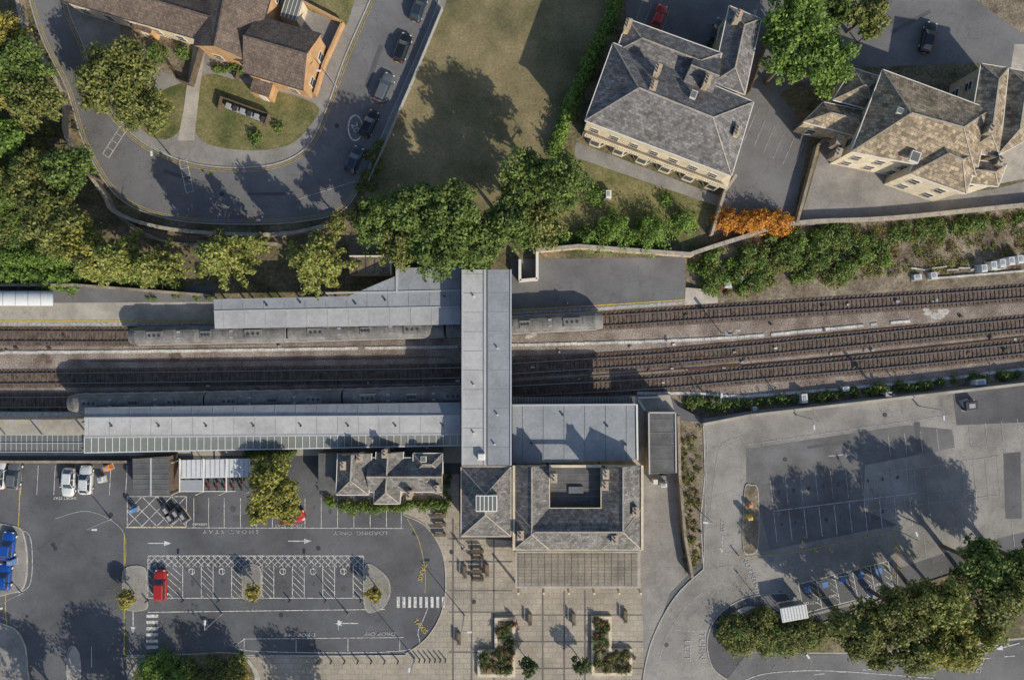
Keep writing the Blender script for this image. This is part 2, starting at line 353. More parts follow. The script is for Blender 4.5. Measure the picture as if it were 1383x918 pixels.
for y in (830,866,902): b.ribbon(PX([(695,y),(868,y)]),.14,.03,'pave_d')
b.obj('paving_bands')
b=MB()
for (x,y,w,h,a) in [(70,735,40,12,.6),(330,700,30,8,0),(470,770,30,20,0),(250,240,60,5,-.3),(360,262,50,4,0),(505,90,6,60,-.35),(1240,590,8,40,.1),(1120,600,60,4,.13),(1230,30,60,5,.5)]:
    X=W(x,y); b.box(X[0],X[1],.036,w*S,h*S,.004,a,'patch')
b.obj('asphalt_repair')
b=MB()
def blot(x,y,r,z):
    pts=[(x+r*random.uniform(.5,1.2)*math.cos(t),y+r*1.3*random.uniform(.5,1.2)*math.sin(t)) for t in np.linspace(0,6.28,10)[:-1]]; b.flat(PX(pts),z,'stain')
for x in range(272,540,22): blot(x+random.uniform(-3,3),690+random.uniform(-6,8),random.uniform(1.5,4),.0405)
for i in range(6): blot(260+i*41,790+random.uniform(-6,4),random.uniform(1.5,4),.0405)
for i in range(9): blot(1052+i*20,664-i*2.5,random.uniform(1.5,3.5),.0405); blot(1052+i*20+random.uniform(-4,4),708-i*2.5,random.uniform(1.5,3),.0405)
b.obj('oil_stains')
b=MB()
for (x,y) in [(75,740),(72,735),(430,740),(560,720),(300,262),(455,170),(1195,560),(1060,620),(900,870),(610,745),(640,812),(150,695),(380,830)]:
    X=W(x,y); b.cyl((X[0],X[1],.03),(X[0],X[1],.046),.34,.34,14,'dark')
b.obj('manhole_cover')

# ---------------------------------------------------------------- markings
rm=empty('road_markings')
Z=.046
b=MB()
def ln(pts,w=.1,m='white',sm=0,closed=False):
    p=smooth(pts,sm,closed) if sm else pts
    b.ribbon(PX(p),w,Z,m,closed)
def hatch(x0,y0,x1,y1,step,dr,w=.09,m='white'):
    c=-max(x1-x0,y1-y0)*2
    while c< (x1-x0)+(y1-y0)+10:
        pts=[]
        for x in (x0,x1):
            y=y0+dr*(x-x0)+c
            if y0<=y<=y1: pts.append((x,y))
        for y in (y0,y1):
            x=x0+(y-y0-c)/dr
            if x0<x<x1: pts.append((x,y))
        if len(pts)>=2: ln([pts[0],pts[1]],w,m)
        c+=step
def rect(x0,y0,x1,y1,w=.1,m='white'):
    ln([(x0,y0),(x1,y0)],w,m);ln([(x0,y1),(x1,y1)],w,m);ln([(x0,y0),(x0,y1)],w,m);ln([(x1,y0),(x1,y1)],w,m)
def arrow(x,y,ang,L=30,m='white'):
    c,s=math.cos(ang),math.sin(ang)
    f=lambda a,q:(x+a*c-q*s,y+a*s+q*c)
    ln([f(-L/2,0),f(L/4,0)],.16,m)
    b.flat(PX([f(L/4-2,-3.6),f(L/2,0),f(L/4-2,3.6)]),Z+.02,m)
ln([(170,712),(545,713)],.1); ln([(170,712),(250,712)],.16,'yellow')
for x in (262,282,303,325,346,368,390,412,434,456,478,500,522,542): ln([(x,672),(x,712)],.09)
rect(172,670,252,711,.1); hatch(172,670,252,711,20,1,.1); hatch(172,670,252,711,20,-1,.1)
for x in (30,52,75,102,127,150,172): ln([(x,628),(x-2,668)],.09)
rect(200,750,491,807,.12); hatch(200,750,491,765,9,1,.09); hatch(200,750,491,765,9,-1,.09)
hatch(200,766,245,806,10,.9,.1)
for i in range(6):
    x=247+i*41; ln([(x,765),(x,806)],.1); ln([(x+25,765),(x+25,806)],.1)
    hatch(x+25,766,min(x+41,491),806,9,1,.08)
    cx,cy=x+12,771
    ln([(cx+4*math.cos(t),cy+4*math.sin(t)) for t in np.linspace(0,6.0,12)],.1)
    ln([(cx-4,cy-3),(cx+1,cy-3),(cx+1,cy+5)],.1)
ln([(200,826),(520,822)],.12); ln([(170,884),(548,884)],.1); ln([(168,720),(168,884)],.12,'yellow')
ln([(545,695),(575,710),(597,745),(602,790),(595,830),(575,862),(548,882)],.12,'white',6)
ln([(330,862),(335,878),(545,878),(565,850),(578,820)],.1,'white',5); ln([(330,862),(545,860)],.09)
for x in (330,400,470,540): ln([(x,861),(x,879)],.09)
ln([(550,700),(566,730),(574,770),(574,800)],.08,'yellow',5)
for i in range(9): x=536+i*7.6; b.flat(PX([(x,805),(x+4,805),(x+4,820),(x,820)]),Z+.02,'white')
for i in range(6): y=829+i*8.4; b.flat(PX([(198,y),(214,y),(214,y+4.3),(198,y+4.3)]),Z+.02,'white')
arrow(216,733,0,32); arrow(405,730,0,32); arrow(468,841,math.pi,32); arrow(180,840,math.pi/2,30)
ln([(27,640),(24,720),(8,800),(12,868)],.14,'yellow',5); ln([(21,715),(40,722),(44,760),(40,790),(25,800)],.1,'white',5)
ln([(92,880),(100,872),(108,885),(108,918),(92,918)],.1,'white',4,True)
ln([(124,872),(124,900)],.1); ln([(75,700),(120,690),(165,715),(170,760)],.08,'white_f',5)
u=(.992,-.125); v=(.11,.994)
def Q(a,c): return (1040+a*u[0]+c*v[0],648+a*u[1]+c*v[1])
for i in range(10): ln([Q(i*20.5,-2),Q(i*20.5,36)],.08,'white_f'); ln([Q(i*20.5,44),Q(i*20.5,84)],.08,'white')
ln([Q(0,42),Q(195,42)],.08,'white')
for i in range(9): ln([Q(165+i*22,-40),Q(165+i*22,-12)],.08,'white_f')
for i in range(8): ln([Q(150+i*24,96),Q(150+i*24,130)],.08,'white_f')
ln([(1010,600),(1285,560)],.08,'white_f'); ln([(1180,640),(1350,615)],.07,'white_f'); ln([(1165,690),(1350,668)],.07,'white_f')
for i in range(12): ln([(1170+i*16,640-i*2),(1175+i*16,705-i*3)],.05,'white_f')
u2=(.969,-.248); v2=(.2,.98)
def Q2(a,c): return (1078+a*u2[0]+c*v2[0],788+a*u2[1]+c*v2[1])
for i in range(6):
    ln([Q2(i*25,0),Q2(i*25,40)],.1)
    if i<5:
        x,y=Q2(i*25+10,10); b.flat(PX([(x-4,y-3),(x+4,y-4.5),(x+5,y+3),(x-3,y+4.5)]),Z+.02,'bluep')
        for k in range(4): ln([Q2(i*25+17,k*9),Q2(i*25+25,k*9+9)],.07)
ln([Q2(0,0),Q2(128,0)],.1); ln([Q2(0,40),Q2(128,40)],.1)
ln([(1002,752),(1060,748),(1205,718)],.1,'yellow'); ln([(1205,718),(1212,740),(1212,795)],.1,'yellow')
arrow(1135,614,-.1,32,'white_f'); arrow(1135,778,-.1+3.14,22); arrow(975,735,math.pi/2,24,'white_f'); arrow(1360,872,-.25+math.pi,34)
arrow(1318,680,math.pi*.5,24,'white_f')
ln([(952,575),(955,600),(950,770)],.1,'white_f'); ln([(912,850),(935,852),(958,852)],.09,'white_f')
ln([(950,640),(945,700),(948,760)],.08,'white_f')
ln([(1002,590),(975,600),(965,640),(960,690)],.07,'white_f',4)
ln([(868,918),(882,862),(910,808),(945,778)],.09,'white_f',5); ln([(884,918),(898,866),(925,820),(960,792)],.08,'white_f',5)
ln([(1005,918),(1040,908),(1120,905),(1260,915)],.1,'white',5)
for i in range(9): ln([(1100+i*32,910-i*3),(1114+i*32,909-i*3)],.1)
def off(path,d):
    o=[]
    for i in range(len(path)):
        a=path[max(0,i-1)];c=path[min(len(path)-1,i+1)]; l=math.hypot(c[0]-a[0],c[1]-a[1]) or 1
        o.append((path[i][0]-(c[1]-a[1])/l*d,path[i][1]+(c[0]-a[0])/l*d))
    return o
for d in (3,5.5): ln(off(si,d),.07,'yellow'); ln(off(so[24:],d),.07,'yellow')
for (x,y,a) in [(252,238,1.35),(155,192,-1.0)]:
    c,s=math.cos(a),math.sin(a); f=lambda p,q:(x+p*c-q*s,y+p*s+q*c)
    for q in (-5,5): ln([f(-22,q),f(22,q)],.1)
    for p in (-22,-11,0,11,22): ln([f(p,-5),f(p,5)],.07)
ln([(480+9.5*math.cos(t),173+17*math.sin(t)) for t in np.linspace(0,2*math.pi,25)[:-1]],.22,'white',0,True)
ln([(245,262),(262,288),(385,292),(400,270),(455,240)],.08,'redp')
ln([(400,270),(480,245)],.06,'white')
for i in range(6): ln([(1020+i*13,155+i*8),(1005+i*13,190+i*8)],.08,'white_f')
for i in range(4): ln([(868+i*12,2+i*4),(858+i*12,30+i*4)],.08,'white_f')
b.obj('painted_lines',rm)
def text(s,x,y,size,rot,m='white',sx=1):
    c=bpy.data.curves.new('lettering','FONT'); c.body=s; c.size=size; c.align_x='CENTER'; c.align_y='CENTER'; c.materials.append(M[m]); c.resolution_u=2; c.offset=.005
    o=bpy.data.objects.new('lettering_'+s.lower().replace(' ','_'),c); sc.collection.objects.link(o); X=W(x,y); o.location=(X[0],X[1],.09); o.rotation_euler=(0,0,rot); o.scale=(sx,1,1); o.parent=rm
pi=math.pi
text('S H O R T   S T A Y',312,717,.8,pi,'white_f',1.25)
text('SHORT STAY',390,709,.8,pi,'white_f',.9); text('LOADING  ONLY',487,719,.8,pi,'white_f',1.3); text('RESERVED',270,707,.5,pi)
text('DROP OFF',405,856,.8,pi,'white_f',1.25); text('DROP OFF',513,855,.8,pi,'white_f',1.25); text('SHORT STAY',88,672,.6,pi)
text('TAXIS',570,772,1.0,-pi/2-.3,'yellow'); text('TAXIS',568,845,1.0,-pi/2+.7,'yellow')
text('NO ENTRY',1015,775,1.1,-1.15,'white_f'); text('TURN',948,872,1.3,pi*1.5,'white_f',1.2); text('LEFT',928,878,1.3,pi*1.5,'white_f',1.2)
text('20',480,173,1.4,-1.2); text('TAXIS ONLY',1118,805,.6,pi+.2); text('MOTORCYCLES',1085,814,.6,pi+.1); text('TAXIS ONLY',1178,790,.6,pi+.25); text('STOP',976,710,.8,pi/2,'white_f')
text('ROAD',1290,890,1.1,pi+.2,'white_f'); text('WRONG',1325,889,1.1,pi+1.3,'white_f')

# ---------------------------------------------------------------- islands & kerbs
def island(name,pts,h=.12,top='footway',sm=5):
    p=smooth(pts,sm,True) if sm else pts
    q=MB(); q.prism(PX(p),0,h,'kerb','kerb'); c=np.mean(p,axis=0)
    inn=[(c[0]+(a-c[0])*.93 if abs(a-c[0])>3 else a,c[1]+(e-c[1])*.97) for a,e in p]
    q.flat(PX(inn),h+.006,top); return q.obj(name)
island('traffic_island',[(168,768),(196,766),(198,800),(198,822),(170,822),(166,800)])
island('traffic_island',[(493,764),(512,768),(526,785),(526,806),(515,822),(493,822)])
island('traffic_island',[(329,764),(350,764),(353,790),(350,808),(329,808),(327,790)])
island('traffic_island',[(93,885),(100,872),(108,885),(108,915),(93,915)],.12,'conc')
island('traffic_island',[(-30,714),(22,710),(34,725),(38,760),(34,790),(20,800),(-30,800)],.12,'footway')
island('traffic_island',[(-30,845),(15,845),(34,868),(38,900),(36,940),(-30,940)],.12,'footway')
island('traffic_island',[(1005,662),(1014,654),(1024,664),(1024,735),(1014,748),(1003,738)],.14,'soil')
island('planting_bed_island',[(975,840),(1010,818),(1050,830),(1110,840),(1210,800),(1300,770),(1400,740),(1500,760),(1500,850),(1383,862),(1200,880),(1010,880),(978,868)],.14,'scrub')
island('planting_bed_island',[(190,890),(260,882),(330,884),(340,930),(185,935)],.14,'scrub')
b=MB(); kerb(b,cp); kerb(b,[(548,884),(330,886),(172,886)]); kerb(b,[(545,640),(545,695)])
kerb(b,smooth([(862,1000),(868,918),(882,860),(912,805),(950,768)],5)); kerb(b,[(950,768),(946,700),(952,640),(950,575)]);
kerb(b,smooth([(1060,800),(1010,806),(972,828),(955,862),(962,900),(985,918)],5)); b.obj('kerb')

# ---------------------------------------------------------------- roofs / buildings
def V2(p): return Vector((p[0],p[1]))
def hip(b,cor,ze,pitch,roof,wall=None,z0=0,hips=(1,1),over=.3,win=None,gut=True,ridge='ridge',gutm='frame',dz=0):
    c=[V2(W(x,y,ze)) for x,y in cor]; ze=ze+dz
    s12=(c[2]-c[1]).length
    hw=s12/2; zr=ze+hw*math.tan(math.radians(pitch))
    m0=(c[0]+c[3])/2; m1=(c[1]+c[2])/2; d=(m1-m0).normalized(); L=(m1-m0).length
    i0=min(hw,L*.48) if hips[0] else 0; i1=min(hw,L*.48) if hips[1] else 0
    r0=m0+d*i0; r1=m1-d*i1
    P=[Vector((q.x,q.y,ze)) for q in c]; R0=Vector((r0.x,r0.y,zr)); R1=Vector((r1.x,r1.y,zr))
    def F(l,m=roof):
        n=(Vector(l[1])-Vector(l[0])).cross(Vector(l[2])-Vector(l[0]))
        if n.z<-1e-5: l=l[::-1]
        b.face(l,m)
    F([P[0],P[1],R1,R0]); F([P[3],P[2],R1,R0])
    F([P[0],P[3],R0],roof if hips[0] else wall or roof); F([P[1],P[2],R1],roof if hips[1] else wall or roof)
    b.face([q-Vector((0,0,.02)) for q in P],'dark')
    if ridge:
        b.beam(R0,R1,.22,.09,ridge)
        if hips[0]:
            for q in (P[0],P[3]): b.beam(q,R0,.15,.06,ridge)
        if hips[1]:
            for q in (P[1],P[2]): b.beam(q,R1,.15,.06,ridge)
    if gut:
        for i in range(4):
            if (i==3 and not hips[0]) or (i==1 and not hips[1]): continue
            b.beam(P[i]-Vector((0,0,.12)),P[(i+1)%4]-Vector((0,0,.12)),.16,.14,gutm)
    if wall:
        ctr=(c[0]+c[1]+c[2]+c[3])/4
        w=[]
        for i in range(4):
            e1=(c[(i+1)%4]-c[i]).normalized(); e0=(c[i-1]-c[i]).normalized(); w.append(c[i]+e1*over+e0*over)
        b.prism([(q.x,q.y) for q in w],z0,ze-.03,wall,'dark')
        if win:
            for i in range(4):
                a,e=w[i],w[(i+1)%4]; L2=(e-a).length; n=int((L2-1)/win)
                if n<1: continue
                dd=(e-a).normalized(); nn=Vector((dd.y,-dd.x)); 
                if nn.dot((a+e)/2-ctr)<0: nn=-nn
                zz=z0+1.0; 
                while zz+1.7<ze:
                    for k in range(n):
                        p=a+dd*(L2*(k+.5)/n)
                        q=p+nn*.03; ang=math.atan2(dd.y,dd.x)
                        b.box(q.x,q.y,zz,1.3,.08,1.6,ang,'frame'); q=p+nn*.055; b.box(q.x,q.y,zz+.1,1.1,.08,1.4,ang,'glass'); q=p+nn*.08; b.box(q.x,q.y,zz+.8,1.1,.08,.07,ang,'frame'); b.box(q.x,q.y,zz-.12,1.5,.14,.1,ang,'ridge')
                    zz+=3.0
    return zr,R0,R1
def chimney(b,x,y,z,h,w=.8,l=1.4,a=0,m='stone_d',pots=3):
    X=W(x,y,z+h*.7); b.box(X[0],X[1],z-1.5,w,l,h+1.5,a,m); b.box(X[0],X[1],z+h,w+.2,l+.2,.14,a,'ridge')
    for i in range(pots):
        o=(i-(pots-1)/2)*l/(pots)*.95
        px,py=X[0]-o*math.sin(a),X[1]+o*math.cos(a); b.cyl((px,py,z+h+.14),(px,py,z+h+.5),.13,.1,8,'brick')
def skylight(b,x,y,z,w,l,a):
    X=W(x,y,z); b.box(X[0],X[1],z-.35,w,l,.45,a,'frame','frame'); b.box(X[0],X[1],z+.1,w*.8,l*.8,.03,a,'roofglass')

# stone villa
b=MB(); a=-math.radians(22.5)
A=[(828,58),(1018,138),(988,238),(790,163)]
hip(b,A,8.2,30,'slateA','cream',win=2.6)
hip(b,[(1028,26),(1006,128),(962,112),(985,8)],7.6,30,'slateA','stone',win=3)
hip(b,[(848,26),(975,72),(958,122),(832,70)],7.9,26,'slateA','stone',hips=(1,1),win=3)
hip(b,[(915,128),(955,143),(975,80),(940,66)],8.05,34,'slateA',None,hips=(0,0),gut=False)
for (x,y) in [(888,95),(882,117),(955,110),(848,34),(997,22),(995,178)]: chimney(b,x,y,9.9 if x<980 and x!=848 else 8.8,1.0,.7,1.3,a+.1,'stone',3)
skylight(b,937,128,10.6,.8,1.1,a)
p0=Vector(W(790,182,3.3)); p1=Vector(W(982,254,3.3)); dv=(p1-p0).normalized(); nv=Vector((dv.y,-dv.x,0))
for i in range(6):   # canted ground-floor bays
    c0=p0.lerp(p1,(i+.5)/6)-nv*.55
    pts=[c0-dv*1.5-nv*.6,c0-dv*1.3+nv*.15,c0-dv*.75+nv*.75,c0+dv*.75+nv*.75,c0+dv*1.3+nv*.15,c0+dv*1.5-nv*.6]
    b.prism([(q.x,q.y) for q in pts],0,3.1,'cream','cream')
    for j in range(1,4):
        m_=(pts[j]+pts[j+1])/2; e_=(pts[j+1]-pts[j]); l_=e_.length; nn=Vector((e_.y,-e_.x,0)).normalized()
        if nn.dot(nv)<0: nn=-nn
        m_=m_+nn*.02; b.box(m_.x,m_.y,.9,l_*.78,.06,1.6,math.atan2(e_.y,e_.x),'glass')
b.beam(p0-nv*.9-Vector((0,0,.18)),p1-nv*.9-Vector((0,0,.18)),2.2,.16,'cream')
for q,wd in ((Vector((0,0,.65)),.2),(Vector((0,0,0)),.2)): b.beam(p0+q+nv*.1,p1+q+nv*.1,wd,.1,'cream')
n=60
for i in range(n+1):
    q=p0.lerp(p1,i/n)+nv*.1; b.cyl((q.x,q.y,q.z+.1),(q.x,q.y,q.z+.65),.07,.07,6,'cream')
b.obj('stone_villa')
# stone house
b=MB(); a=-math.radians(20)
hip(b,[(1192,94),(1338,148),(1318,238),(1150,205)],7.6,31,'slateB','cream',win=2.8)
hip(b,[(1228,235),(1305,262),(1325,205),(1255,165)],7.45,33,'slateB','cream',hips=(1,1),win=2.8)
hip(b,[(1362,92),(1350,212),(1305,205),(1325,86)],7.3,30,'slateB','stone',win=3)
hip(b,[(1400,100),(1385,190),(1345,212),(1362,92)],7.1,30,'slateB','stone')
hip(b,[(1302,214),(1360,222),(1348,252),(1290,246)],6.9,30,'slateB','cream',win=2.8)
hip(b,[(1152,92),(1196,106),(1180,150),(1125,135)],5.6,28,'slateB','stone')
hip(b,[(1112,138),(1180,152),(1165,186),(1085,165)],5.2,28,'slateB','stone',win=3)
for (x,y,z) in [(1131,207,4.5),(1338,175,8.5),(1350,218,7),(1133,190,4.5)]: chimney(b,x,y,z,1.1,.7,1.1,a,'stone_d',2)
skylight(b,1236,212,9.0,1.3,1.5,a); skylight(b,1216,150,9.8,.8,.8,a)
b.obj('stone_house')
# brick houses
b=MB(); a=-math.radians(17)
hip(b,[(90,-60),(300,5),(284,58),(80,0)],4.6,33,'tile','cream',hips=(0,0),win=3,gutm='dark',ridge='tile')
hip(b,[(375,-35),(340,85),(262,62),(275,-62)],4.9,33,'tile','brick',hips=(0,0),win=3,gutm='dark',ridge='tile')
hip(b,[(348,22),(434,46),(410,122),(328,98)],4.7,33,'tile','brick',hips=(0,0),win=3,gutm='dark',ridge='tile')
for (x,y) in [(352,118),(192,32)]:
    X=W(x,y,2.6); b.box(X[0],X[1],0,3,2,2.4,a,'brick','tile'); b.box(X[0],X[1]-1.1,.1,.9,.1,2,a,'frame')
X=W(392,10,3); b.box(X[0],X[1],0,2.6,3,2.6,a,'cream','roofglass'); 
for k in range(5): b.box(X[0]-1.1+k*.55,X[1]-k*.16+.3,2.61,.06,2.9,.05,a,'frame')
b.obj('brick_house')
def fence(name,pts,h=1.6,w=.08,m='wood',post=2.4,sm=0):
    p=PX(smooth(pts,sm) if sm else pts); b=MB()
    for i in range(len(p)-1):
        b.beam(p[i]+(.05,),p[i+1]+(.05,),w,h,m); 
    for q in dens(p,post): b.box(q[0],q[1],0,.12+w,.12+w,h+.12,0,m)
    return b.obj(name)
def wall(name,pts,h=1.2,w=.35,m='stone_d',cop='ridge',sm=0,z0=0):
    p=PX(smooth(pts,sm) if sm else pts); b=MB()
    for i in range(len(p)-1):
        b.beam(p[i]+(z0,),p[i+1]+(z0,),w,h,m,w*.45 if not sm else .02); b.beam(p[i]+(z0+h,),p[i+1]+(z0+h,),w+.1,.1,cop,.02)
    return b.obj(name)
fence('garden_fence',[(165,0),(160,25),(215,60),(245,112),(262,118),(278,62)])
fence('garden_fence',[(285,62),(330,80),(322,112)],1.2)
wall('garden_wall',[(405,4),(465,35),(440,90),(428,130)],1.2,.25,'brick','brick')
wall('boundary_wall',[(25,-60),(40,40),(90,125),(98,190),(145,262),(165,290),(240,312),(380,318),(465,300)],1.4,.4,'stone_d','ridge',5)
wall('boundary_wall',[(150,278),(175,300),(240,330),(375,330)],.8,.3,'stone_d','stone_d',4)
sheet('platform_access_path',[(160,298),(240,318),(465,312),(530,340),(530,372),(470,372),(470,332),(240,332),(160,312)],.03,'soil')
wall('retaining_wall',[(928,345),(990,325),(1070,303),(1200,296),(1383,278),(1700,248),(2200,200)],1.1,.5,'stone_d','ridge',5)
wall('platform_wall',[(725,340),(780,335),(930,346)],2.2,.45,'stone','ridge')
wall('platform_wall',[(725,340),(725,378),(702,380),(702,352)],1.6,.3,'cream','frame')
wall('platform_wall',[(-400,386),(110,386),(290,400)],1.6,.3,'stone_d','stone_d')
wall('boundary_wall',[(958,318),(975,262),(990,240)],1.4,.3,'stone','ridge'); wall('boundary_wall',[(1072,302),(1100,200),(1112,188),(1135,200)],1.3,.3,'stone_d','stone_d')
wall('boundary_wall',[(913,560),(915,640),(922,720),(932,775)],1.5,.3,'stone_d','stone_d')
wall('car_park_wall',[(948,572),(1010,560),(1383,517),(1700,478)],.9,.3,'conc','conc')
fence('chain_fence',[(598,15),(558,112),(524,190),(500,246)],1.3,.03,'grey',2.5)
fence('garden_fence',[(1008,128),(1030,70),(1040,30)],1.6)
wall('car_park_wall',[(-300,622),(176,622)],.9,.25,'stone_d','stone_d') 
b=MB(); b.prism(PX([(472,346),(528,346),(528,371),(472,371)],2.4),0,2.4,'brick','soil'); b.beam(W(472,346,2.42),W(528,346,2.42),.2,.1,'frame'); b.beam(W(528,346,2.42),W(528,371,2.42),.2,.1,'frame')
for k in range(4): b.beam(W(482+k*12,348,2.4),W(482+k*12,369,2.4),.08,.06,'dark')
b.obj('store_shed')

# ---------------------------------------------------------------- station
st=MB()
ze=6.6
hip(st,[(694,686),(867,686),(867,742),(694,742)],ze,30,'slateS','stone',gutm='cream',win=2.6)
hip(st,[(742,628),(742,742),(694,742),(694,628)],ze,30,'slateS','stone',hips=(0,1),dz=-.02,gutm='cream')
hip(st,[(812,628),(812,742),(866.5,742),(866.5,628)],ze,30,'slateS','stone',hips=(0,1),dz=-.015,gutm='cream')
st.prism(PX([(742,630),(812,630),(812,690),(742,690)],5.2),0,5.2,'stone','felt')
for y in (640,650,660,670): st.beam(W(744,y,5.21),W(810,y,5.21),.06,.03,'seam_d')
st.prism(PX([(768,657),(788,657),(788,666),(768,666)],5.5),5.2,5.5,'felt','can_d')
for p,q in (((742,629),(812,629)),((694,628),(694,742)),((867,628),(867,742))): st.beam(W(*p,ze+.05),W(*q,ze+.05),.35,.25,'cream')
for (x,y,z) in [(748,645,7.6),(818,640,7.6),(817,655,7.6),(830,728,7.3),(703,722,6.8),(858,690,6.8)]: chimney(st,x,y,z,1.0,.7,1.1,0,'stone',2)
st.prism(PX([(696,744),(864,744),(864,794),(696,794)],4.0),3.5,4.0,'cream','conc')
st.flat(PX([(699,747),(861,747),(861,791),(699,791)],4.0),4.03,'porch')
for x in range(700,862,9): st.beam(W(x,747,4.03),W(x,791,4.03),.04,.04,'pave_d')
for x in (700,733,766,799,832,860):
    X=W(x,790,0); st.cyl((X[0],X[1],0),(X[0],X[1],3.5),.18,.16,10,'cream')
st.prism(PX([(700,744),(860,744),(860,760),(700,760)],3.4),0,3.45,'stone')
hip(st,[(690,630),(690,724),(623,724),(623,630)],7.0,30,'slateS','stone',win=2.6,gutm='cream')
X=W(657,680,9.3); st.box(X[0],X[1],7.6,2.9,2.2,1.62,0,'frame','frame')
for i in range(5): st.box(X[0]-1.12+i*.56,X[1],9.22,.4,1.9,.03,0,'roofglass')
st.obj('station_building')
fb=MB()
def seamed(b,pts,z0,z1,top,side='can_d',seam='seam',step=12,axis='x',sw=.05):
    b.prism(PX(pts,z1),z0,z1,side,top)
    xs=[p[0] for p in pts]; ys=[p[1] for p in pts]
    if axis=='x':
        x=min(xs)+step/2
        while x<max(xs): b.beam(W(x,min(ys)+1,z1),W(x,max(ys)-1,z1),sw,.05,seam); x+=step
    else:
        y=min(ys)+step/2
        while y<max(ys): b.beam(W(min(xs)+1,y,z1),W(max(xs)-1,y,z1),sw,.05,seam); y+=step
x0,xm,x1=624.5,655,690
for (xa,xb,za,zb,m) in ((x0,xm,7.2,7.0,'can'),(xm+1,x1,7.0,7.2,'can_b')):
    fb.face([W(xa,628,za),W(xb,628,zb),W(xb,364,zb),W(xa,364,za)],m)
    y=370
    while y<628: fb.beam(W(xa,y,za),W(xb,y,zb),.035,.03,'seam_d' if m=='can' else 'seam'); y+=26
fb.prism(PX([(x0,364),(x1,364),(x1,628),(x0,628)],6.7),3.6,6.9,'can_d','can_d')
fb.beam(W(xm,364,7.02),W(xm,628,7.02),.35,.12,'seam'); fb.beam(W(xm+4,364,7.05),W(xm+4,628,7.05),.12,.12,'seam_d')
fb.beam(W(x0,364,7.15),W(x0,628,7.15),.2,.16,'seam'); fb.beam(W(x1,364,7.15),W(x1,628,7.15),.2,.16,'seam')
for s_ in (x0,x1):
    for k in range(13):
        y=375+k*20; X=W(s_,y,5.6); fb.box(X[0]+(-.02 if s_<657 else .02),X[1],4.9,.08,1.6,1.3,0,'glass')
for y in (425,475,490,520,555):
    for x in (630,685): X=W(x,y,0); fb.cyl((X[0],X[1],-1.2),(X[0],X[1],3.6),.25,.25,10,'grey')
X=W(650,616,7.4); fb.box(X[0],X[1],7.1,1.0,.9,.7,0,'frame',bev=.1)
for (x,y) in [(640,400),(672,470),(640,520),(672,560),(640,585),(668,600)]:
    X=W(x,y,7.3); fb.cyl((X[0],X[1],7.1),(X[0],X[1],7.5),.13,.13,8,'lgrey')
fb.obj('covered_footbridge')
c=MB()
seamed(c,[(289,420),(622,414),(622,438),(290,444)],3.9,4.1,'can','can_d','seam',28,'x',.035)
c.prism(PX([(288.5,404),(470,400),(536,372),(536,362),(622,360),(622,413.5),(289,419.5)],4.3),3.8,4.3,'can_d','can_b')
for x in range(300,620,28): c.beam(W(x,406 if x<480 else 388,4.3),W(x,418,4.3),.04,.04,'seam_d')
c.beam(W(289,420,4.3),W(622,414,4.3),.16,.1,'seam'); c.beam(W(536,362,4.3),W(536,395,4.3),.3,.15,'seam'); c.beam(W(440,396,4.3),W(622,392,4.3),.2,.1,'seam')
for x in range(310,620,38): 
    X=W(x,425,0); c.cyl((X[0],X[1],0),(X[0],X[1],3.9),.12,.12,8,'grey'); X=W(x,400,0) if x>480 else W(x,410,0); c.cyl((X[0],X[1],0),(X[0],X[1],3.8),.12,.12,8,'grey')
for (x,y) in [(360,412),(480,410),(405,408),(520,405),(575,380),(600,400)]: 
    X=W(x,y,4.5); c.cyl((X[0],X[1],4.2),(X[0],X[1],4.7),.15,.15,8,'dark')
c.obj('platform_canopy')
c=MB()
za,zb,zc=4.0,4.7,4.55
c.face([W(114,550,za),W(622,543,za),W(622,561,zb),W(114,564,zb)],'can_b')
c.face([W(114,564,zb),W(622,561,zb),W(622,586,zc-.15),W(114,590,zc-.15)],'can')
c.face([W(114,591,zc-.2),W(622,587,zc-.2),W(622,601,3.5),W(114,611,3.5)],'roofglass')
c.prism(PX([(115,552),(621,545),(621,601),(115,610)],3.4),3.25,3.42,'can_d','can_d')
c.beam(W(114,564,zb),W(622,561,zb),.18,.07,'seam'); c.beam(W(114,590,4.36),W(622,586,4.36),.26,.1,'seam'); c.beam(W(114,611,3.45),W(622,601,3.45),.16,.12,'lgrey')
x=114
while x<622:
    t=(x-114)/508; c.beam(W(x,591-4*t,4.35),W(x,611-10*t,3.52),.06,.05,'lgrey')
    x+=9.5
x=120
while x<620:
    t=(x-114)/508; c.beam(W(x,550-7*t,za),W(x,564-3*t,zb),.03,.03,'seam'); c.beam(W(x,564-3*t,zb),W(x,590-4*t,zc-.15),.03,.03,'seam_d'); x+=28
c.face([W(114,550,za),W(114,564,zb),W(114,590,4.4),W(114,611,3.5)],'frame')
for x in range(130,620,45):
    for y in (566,600): X=W(x,y,0); c.cyl((X[0],X[1],0),(X[0],X[1],3.4),.13,.13,8,'grey')
for x in range(150,620,64): 
    X=W(x,575,4.8); c.cyl((X[0],X[1],4.4),(X[0],X[1],4.95),.13,.13,8,'dark')
c.obj('platform_canopy')
c=MB()
seamed(c,[(692,547),(859,546),(861,621),(692,626)],4.2,4.5,'can_b','can_d','seam_d',28,'x',.035)
c.beam(W(692,547,4.55),W(859,546,4.55),.25,.12,'seam'); c.beam(W(860,546,4.55),W(861,621,4.55),.25,.12,'frame')
c.prism(PX([(692,536),(858,535),(858,545),(692,546)],3.9),3.7,3.9,'dark','felt')
for x in range(694,858,4): c.beam(W(x,536,3.9),W(x,545,3.9),.06,.06,'seam_d')
